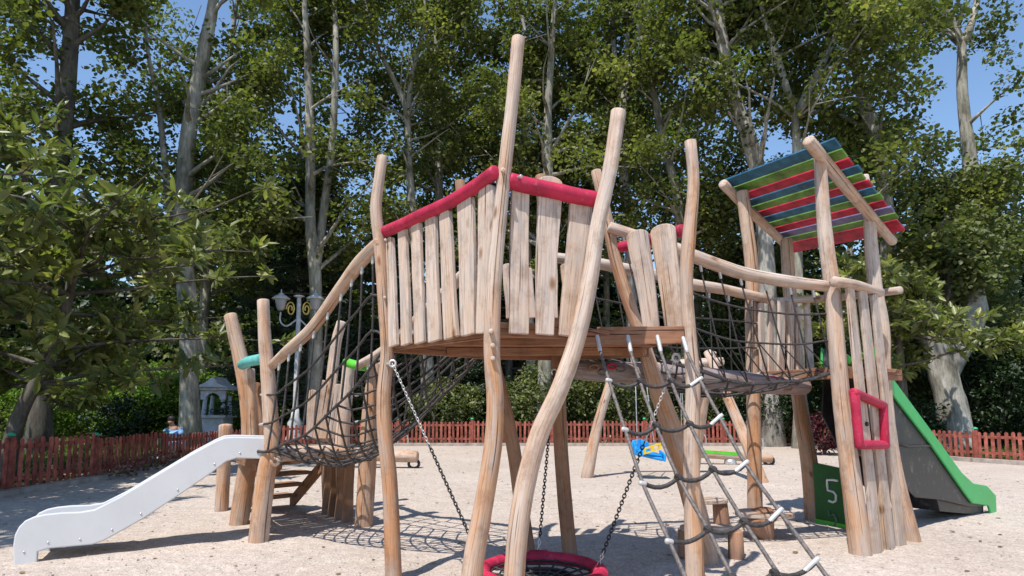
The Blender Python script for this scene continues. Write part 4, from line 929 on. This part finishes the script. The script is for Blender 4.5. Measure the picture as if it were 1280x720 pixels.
cedar('dark conifer seen under the tower deck between the posts', Vector((-.2, 28, 0)), 9, 4.4, 55)
# magnolias
def magnolia(label, base, trunkpts, nb, reach, zr, target=None, name='magnolia_tree', grp='glossy magnolia trees', k=20, sub=8, lsize=.2, azr=(0, 2*PI)):
    root = thing(name, label, 'tree', base, grp); tk = MB(); P = cr(trunkpts, 4); n_ = len(P)
    tk.tube(P, [lerp(.17, .06, i/(n_-1)) for i in range(n_)], 12, .07)
    tips = []; dirs = []
    for i in range(nb):
        z = random.uniform(*zr); kx = min(range(n_), key=lambda j: abs(P[j].z-z+.3)); s_ = P[kx]; az = random.uniform(*azr); L = random.uniform(*reach)
        d = Vector((math.cos(az), math.sin(az), random.uniform(-.12, .35))); q = [s_]
        for j in range(4):
            d = (d+Vector((random.uniform(-.22, .22), random.uniform(-.22, .22), random.uniform(-.12, .15)))).normalized(); q.append(q[-1]+d*L/4)
        tk.tube(q, [.05, .038, .028, .018, .009], 6, cap=None)
        for j in range(sub):
            f = random.uniform(.25, 1); a = along(q, f); dd = Vector((random.gauss(0, 1), random.gauss(0, 1), random.gauss(.35, .5))).normalized(); e = a+dd*random.uniform(.3, .8)
            tk.tube([a, lerp(a, e, .5)-Z*.03, e], [.014, .01, .006], 4, cap=None); tips.append(e); dirs.append(dd)
            tips.append(lerp(a, e, .55)); dirs.append(dd)
    tk.obj('trunk', M['barkdark'], root)
    T = np.array([tuple(c) for c in tips]); Dn = np.array([tuple(c) for c in dirs]); n = len(T)
    rd = RNG.normal(size=(n, k, 3)); rd /= np.linalg.norm(rd, axis=2)[..., None]
    ld = rd*1.0+Dn[:, None]*.55; ld /= np.linalg.norm(ld, axis=2)[..., None]
    pp = T[:, None]+ld*.03+Dn[:, None]*RNG.uniform(-.15, .05, (n, k))[..., None]
    tn = RNG.beta(2, 3, (n, 1))*.5+RNG.beta(1.6, 3, (n, k))*.6
    leaves('crown', pp.reshape(-1, 3), lsize, M['magleaf'], root, aspect=.42, up=.35, tint=tn.reshape(-1), dirs=ld.reshape(-1, 3), fold=.1)
    return root
mb_ = Vector((-10.2, 12.8, 0))
magnolia('large glossy magnolia overhanging the fence at the left', mb_, [mb_, mb_+Vector((.15, 0, 1.2)), mb_+Vector((.7, .1, 2.6)), mb_+Vector((.9, .2, 4.2)), mb_+Vector((1.0, .2, 6.0))], 52, (1.6, 4.8), (2.1, 6.0), sub=7, k=12, lsize=.28)
m2 = Vector((-13.2, 14.5, 0))
magnolia('smaller magnolia behind the large one at the left edge', m2, [m2, m2+Vector((.1, 0, 2)), m2+Vector((.2, 0, 5.5))], 45, (1.5, 4.2), (1.6, 5.5), k=14)
m4 = Vector((-9.5, 7.5, 0))
magnolia('magnolia just outside the picture whose branch tips enter at the upper left', m4, [m4, m4+Vector((.1, 0, 2.5)), m4+Vector((.3, 0, 6.0))], 36, (1.4, 3.6), (3.2, 6.6), k=13, lsize=.24)
m3 = Vector((11.4, 18.4, 0))
magnolia('glossy magnolia in front of the pale pollard, right of the roofed tower', m3, [m3, m3+Vector((.1, 0, 1.8)), m3+Vector((0, 0, 5.5))], 26, (1.0, 2.9), (2.9, 5.6), k=13, lsize=.28)
# pale pollard at the right
pr_ = thing('pollard_tree', 'thick pale pollarded trunk with sprouting leaves, right of the green slide', 'tree', G(1196, 560).xy.to_3d()*1.0)
YP = 20.5; pb_ = U(1196, 545, YP); pr_.location = (pb_.x, YP, 0)
mb = MB(); mb.tube(cr([Vector((pb_.x, YP, 0)), U(1190, 510, YP), U(1180, 470, YP), U(1168, 435, YP), U(1158, 400, YP), U(1146, 365, YP), U(1143, 352, YP)], 4), [.62, .56, .52, .5, .48, .46, .42, .42, .42, .40, .38, .36, .34, .33, .33, .34, .35, .36, .36, .36, .35, .33, .3, .28, .2], 18, .09)
mb.tube(cr([U(1182, 470, YP), U(1196, 440, YP), U(1210, 415, YP), U(1220, 385, YP), U(1216, 345, YP+.2), U(1212, 300, YP+.4)], 4), [.36]*8+[.32]*5+[.28]*4+[.26, .24, .22, .2], 16, .1)
mb.tube(cr([U(1192, 450, YP-.2), U(1202, 420, YP-.3), U(1206, 405, YP-.4)], 4), .08, 8)
mb.obj('trunk', M['barkpale'], pr_)
sc_ = [tuple(U(u+random.gauss(0, 16), v+random.gauss(0, 14), YP+random.uniform(-.9, .5))) for (u, v) in [(1216, 325)]*16+[(1215, 295)]*14+[(1214, 350)]*5+[(1146, 348)]*7+[(1195, 300)]*6+[(1236, 330)]*6]
p_, tn = cluster(sc_, .5, 85, .8); leaves('crown', p_, .17, M['leafgrey'], pr_, tint=tn, up=.5)
# shrubs
def shrub(label, c, r, h, mat, n, lsize=.12, name='shrub', grp='shrubs behind the fence', flat=1.0):
    root = thing(name, label, 'shrub', (c[0], c[1], 0), grp); st = MB()
    for k in range(7):
        a = random.uniform(0, 6.28); st.tube([Vector((c[0], c[1], 0)), Vector((c[0]+math.cos(a)*r*.3, c[1]+math.sin(a)*r*.3, h*.45)), Vector((c[0]+math.cos(a)*r*.6, c[1]+math.sin(a)*r*.6, h*.85))], [.03, .02, .008], 5, cap=None)
    st.obj('stems', M['barkdark'], root)
    d = RNG.normal(size=(n//60, 3)); d /= np.linalg.norm(d, axis=1)[:, None]; d *= RNG.uniform(.45, 1, n//60)[:, None]**.5
    cs = np.array([c[0], c[1], h*.52])+d*np.array([r, r, h*.46]); p_, tn = cluster(cs, r*.26+.08, 60, .8); ok = p_[:, 2] > .03
    leaves('foliage', p_[ok], lsize, M[mat], root, tint=tn[ok], aspect=.6); return root
SH = [(-19.5, 28, 2.6, 3.6, 'bright', 'bright green shrub at the left beside the dark trunk'), (-16.2, 27, 2.0, 3.2, 'bright', 'bright yellow green shrub between the two left trunks'), (-13.6, 26, 1.8, 2.9, 'bright', 'bright shrub just left of the leaning grey trunk'), (-14.9, 24.3, 1.3, 1.7, 'darkleaf', 'low dark rounded shrub before the bright ones'), (-11.4, 24.5, 1.0, 1.5, 'bright', 'small pale shrub behind the person in blue'),
      (-7.2, 27, 1.3, 2.3, 'bright', 'pale green shrub right of the twin lamp post'), (-2.6, 24.5, 1.4, 2.4, 'leafgrey', 'grey green shrub seen through the net under the deck'), (1.2, 25, 1.7, 3.0, 'leafgrey', 'grey green shrub between the crooked tower posts'), (3.6, 26, 1.6, 3.2, 'leafgrey', 'grey green shrub behind the swing frame'), (6.6, 25, 1.6, 3.4, 'leafgrey', 'grey green shrub under the level rope bridge'),
      (9.2, 23, 1.5, 2.4, 'darkleaf', 'dark shrub behind the back posts of the roofed tower'), (11.9, 19.3, 1.15, 1.75, 'darkleaf', 'clipped round dark bush just above the green slide'), (16.5, 21.5, 1.8, 3.2, 'darkleaf', 'dark shrub right of the pale pollard'), (20, 24, 2.2, 4.2, 'darkleaf', 'dark shrub at the right edge'), (-22.5, 24, 2, 2.6, 'darkleaf', 'dark shrub at the far left edge')]
for x, y, r_, h_, mt, lab in SH: shrub(lab, (x, y), r_, h_, mt, int(2600*r_*h_/2), .16 if mt != 'darkleaf' else .14)
shrub('purple leaved shrub between the roofed tower posts', (9.1, 18.4), .55, 1.15, 'purple', 1800, .11)
# flower bed strip + far wood (uncountable)
pts = []
for i in range(len(FG)-1):
    a, b_ = FG[i], FG[i+1]; k = int((b_-a).length*70)
    d = (b_-a).normalized(); n_ = Vector((-d.y, d.x, 0)); n_ = n_ if n_.y > 0 else -n_
    for _ in range(k):
        p_ = lerp(a, b_, random.random())+n_*random.uniform(.08, .5); pts.append((p_.x, p_.y, random.uniform(.02, .42)**1.2))
fb = leaves('flower_bed', pts, .085, M['flower'], None, tint=RNG.beta(1.1, 1.6, len(pts))); tag(fb, 'strip of small pink and white flowers and leaves along the foot of the fence', 'flower bed', kind='stuff')
def wood_mass(x0, x1, y0, y1, h, n, k, r, mat, ls, nm, lab):
    cs = np.stack([RNG.uniform(x0, x1, n), RNG.uniform(y0, y1, n), h*RNG.uniform(0.02, 1, n)**.9], 1)
    cs[:, 2] *= 1+.28*np.sin(cs[:, 0]*.35+1)+.15*np.sin(cs[:, 0]*.9)
    p_, tn = cluster(cs, RNG.uniform(*r, n), k, .75); o = leaves(nm, p_, ls, M[mat], None, tint=tn, up=.45); return tag(o, lab, 'woodland', kind='stuff')
wood_mass(-48, 48, 38, 50, 10.5, 2300, 70, (1.2, 2.0), 'darkleaf', .5, 'far_woodland', 'dark far-off woodland closing the view behind all the trees')
wood_mass(-34, 38, 29, 36, 5.0, 700, 60, (.8, 1.5), 'leafgrey', .26, 'understory', 'dusty green undergrowth between the trunks behind the fence')
gr = np.stack([RNG.uniform(-30, 30, 26000), RNG.uniform(13, 30, 26000), np.zeros(26000)], 1)
def outside(p):
    k = np.ones(len(p), bool); xs = [q.x for q in FG]; ys = [q.y for q in FG]
    lim = np.interp(p[:, 0], xs, ys); return p[:, 1] > lim+.6
gr = gr[outside(gr)]
gdv = RNG.normal(size=(len(gr), 3))*.4; gdv[:, 2] = 1
go = leaves('grass', gr, .16, M['bright'], None, aspect=.2, up=0, dirs=gdv); tag(go, 'rough grass and ground ivy outside the fence', 'grass', kind='stuff')
# litter on the sand
lt = np.stack([RNG.uniform(-9, 10, 1500), RNG.uniform(3, 21, 1500), np.zeros(1500)], 1)
for q in lt: q[2] = RZf(q[0], q[1])+.006
lo_ = leaves('fallen_leaves', lt, .05, M['litter'], None, aspect=.7, up=3.0, fold=.05); tag(lo_, 'dry brown leaves scattered over the pale sand', 'leaf litter', kind='stuff')
mb = MB()
for _ in range(1500):
    r_ = random.random()**1.5; y = 3.2+r_*9; x = random.uniform(-.9, .95)*y; s_ = random.uniform(.004, .012); mb.ball((x, y, RZf(x, y)+s_*.3), s_, 6, 4, .7)
go = mb.obj('pebbles', M['kerb']); tag(go, 'tiny loose pebbles scattered on the sand', 'pebbles', kind='stuff')
# ------------------------------------------------------------------ lamp post
lp = thing('street_lamp', 'white park lamp post with two lanterns and gilt scrolls left of the sagging net bridge', 'street lamp', U(368, 545, 22).xy.to_3d())
YL = 22.0; pt_ = U(374, 372, YL); pbse = Vector((U(368, 545, YL).x, YL, 0))
MB().tube([pbse, lerp(pbse, pt_, .3), pt_], [.13, .09, .075], 12).obj('pole', M['lampwhite'], lp)
MB().lathe(pbse, [(.32, 0), (.3, .3), (.2, .5), (.26, .8), (.15, 1.0), (.12, 1.3)], 12).obj('pedestal', M['lampwhite'], lp)
MB().lathe(pt_, [(.09, 0), (.2, .03), (.2, .06), (.06, .1)], 10).obj('pole_cap', M['lampwhite'], lp)
for u in (351, 394):
    c_ = U(u, 386, YL); s_ = 1 if u > 370 else -1
    MB().lathe(c_, [(.08, -.06), (.15, 0), (.22, .32), (.22, .34)], 8).obj('lantern_glass', M['lampglass'], lp)
    MB().lathe(c_+Z*.34, [(.31, 0), (.32, .03), (.19, .13), (.11, .16), (.09, .21), (.03, .24), (.02, .34), (.0, .37)], 12).obj('lantern_roof', M['lampwhite'], lp)
    MB().tube(cr([c_+Z*-.12, c_+Vector((0, 0, -.45)), c_+Vector((-s_*.25, 0, -.62)), Vector((pt_.x, YL, pt_.z-.75)), Vector((pt_.x, YL, pt_.z-1.0))], 4), .03, 8).obj('arm', M['lampwhite'], lp)
    MB().tube([Vector((pt_.x+s_*(.28+.16*math.cos(q)*(1-q/14)), YL-.02, pt_.z-.42+.28*math.sin(q)*(1-q/14))) for q in [i*.4 for i in range(26)]], .028, 6).obj('scroll', M['gold'], lp)
# monument
mo_c = U(270, 540, 23.5); mo = thing('stone_monument', 'white stone shrine with arched niche and small pediment roof right of the leaning grey trunk', 'monument', (mo_c.x, 23.5, 0))
def mbx(name, w_, dpt, z0, z1, w2=None, cx=0):
    w2 = w2 or w_; c = Vector((mo_c.x+cx, 23.5, 0)); m_ = MB()
    vs = [c+Vector((sx*ww/2, sy*dpt/2*(ww/w_), z)) for z, ww in ((z0, w_), (z1, w2)) for sx, sy in ((-1, -1), (1, -1), (1, 1), (-1, 1))]
    m_.add(vs, [[3, 2, 1, 0], [4, 5, 6, 7], [0, 1, 5, 4], [1, 2, 6, 5], [2, 3, 7, 6], [3, 0, 4, 7]], [[(0, 0)]*4]*6, False); return m_.obj(name, M['stone'], mo, bev=.01)
mbx('plinth', .98, .9, 0, .95, .86); mbx('ledge', 1.1, 1.0, .95, 1.05)
for sx in (-.36, .36):
    for sy in (-.28, .28):
        MB().tube([Vector((mo_c.x+sx, 23.5+sy, 1.05)), Vector((mo_c.x+sx*.9, 23.5+sy, 1.75))], [.085, .07], 10).obj('column', M['stone'], mo)
MB().prism([Vector((mo_c.x-.45, 23.1, 1.97)), Vector((mo_c.x-.45, 23.1, 1.62))]+[Vector((mo_c.x+.27*math.cos(a), 23.1, 1.62+.25*math.sin(a))) for a in [PI-PI*k/8 for k in range(9)]]+[Vector((mo_c.x+.45, 23.1, 1.62)), Vector((mo_c.x+.45, 23.1, 1.97))], Vector((0, .12, 0))).obj('arch', M['stone'], mo)
mbx('cornice', 1.15, 1.0, 1.97, 2.07)
MB().prism([Vector((mo_c.x-.6, 22.9, 2.07)), Vector((mo_c.x+.6, 22.9, 2.07)), Vector((mo_c.x+.25, 22.9, 2.22)), Vector((mo_c.x+.05, 22.9, 2.46)), Vector((mo_c.x-.22, 22.9, 2.24))], Vector((0, 1.1, 0))).obj('pediment', M['stone'], mo, bev=.02)
# ------------------------------------------------------------------ person in blue, crouching behind the fence
YH = 17.3; hx = U(223, 530, YH).x
pe = thing('person', 'person in a blue shirt sitting behind the fence, leaning forward', 'person', (hx, YH, 0))
def skin_obj(name, verts, edges, rad, mat, parent):
    me = bpy.data.meshes.new(name); me.from_pydata([(v[0], v[1], v[2]) for v in verts], edges, []); o = bpy.data.objects.new(name, me); COL.objects.link(o); o.parent = parent
    me.materials.append(M[mat]); md = o.modifiers.new('skin', 'SKIN'); md.use_smooth_shade = True
    for i, r_ in enumerate(rad): o.data.skin_vertices[0].data[i].radius = (r_, r_)
    o.data.skin_vertices[0].data[0].use_root = True
    s_ = o.modifiers.new('sub', 'SUBSURF'); s_.levels = 2; s_.render_levels = 2; return o
bv = [(0, 0, .36), (-.02, -.04, .55), (-.06, -.1, .74), (-.08, -.14, .83), (-.09, -.17, .90), (-.10, -.20, .97), (-.10, -.21, 1.05),
      (.12, -.1, .76), (.2, -.18, .56), (.12, -.36, .5), (-.24, -.12, .76), (-.34, -.2, .56), (-.26, -.38, .5),
      (.1, -.05, .34), (.14, -.42, .42), (.14, -.4, .08), (.14, -.52, .04), (-.1, -.05, .34), (-.14, -.42, .42), (-.14, -.4, .08), (-.14, -.52, .04)]
be = [(0, 1), (1, 2), (2, 3), (3, 4), (4, 5), (5, 6), (3, 7), (7, 8), (8, 9), (3, 10), (10, 11), (11, 12), (0, 13), (13, 14), (14, 15), (15, 16), (0, 17), (17, 18), (18, 19), (19, 20)]
br_ = [.13, .13, .14, .08, .05, .085, .08, .055, .045, .035, .055, .045, .035, .085, .065, .05, .04, .085, .065, .05, .04]
skin_obj('body', bv, be, br_, 'skin', pe)
skin_obj('shirt', [(0, 0, .42), (-.02, -.04, .56), (-.06, -.1, .74), (-.075, -.13, .81), (.12, -.1, .765), (.19, -.17, .62), (-.24, -.12, .765), (-.32, -.18, .62)], [(0, 1), (1, 2), (2, 3), (3, 4), (4, 5), (3, 6), (6, 7)], [.15, .15, .16, .11, .08, .07, .08, .07], 'shirt', pe)
skin_obj('trousers', [(0, 0, .35), (.1, -.05, .34), (.14, -.42, .42), (.14, -.4, .14), (-.1, -.05, .34), (-.14, -.42, .42), (-.14, -.4, .14)], [(0, 1), (1, 2), (2, 3), (0, 4), (4, 5), (5, 6)], [.15, .1, .085, .065, .1, .085, .065], 'trouser', pe)
MB().ball(Vector((hx-.10, YH-.185, 1.06)), .10, 12, 8, .95).obj('hair', M['hair'], pe)
bn = thing('park_bench', 'low wooden bench under the person in blue', 'bench', (hx, YH+.05, 0))
MB().box(Vector((hx, YH+.05, .2)), (.6, 0, 0), (0, .17, 0), (0, 0, .02)).obj('seat', M['brown'], bn, bev=.005)
for sx in (-.5, .5): MB().box(Vector((hx+sx, YH+.05, .09)), (.04, 0, 0), (0, .15, 0), (0, 0, .09)).obj('leg', M['brown'], bn)
gb = MB().ball(Vector((U(206, 540, YH).x, YH+.05, .44)), .21, 14, 10, 1.1).tube([Vector((U(206, 540, YH).x-.08, YH, .62)), Vector((U(206, 540, YH).x, YH, .72)), Vector((U(206, 540, YH).x+.08, YH, .62))], .015, 6).obj('bag', M['cap'])
tag(gb, 'green bag on the low bench beside the person in blue', 'bag')
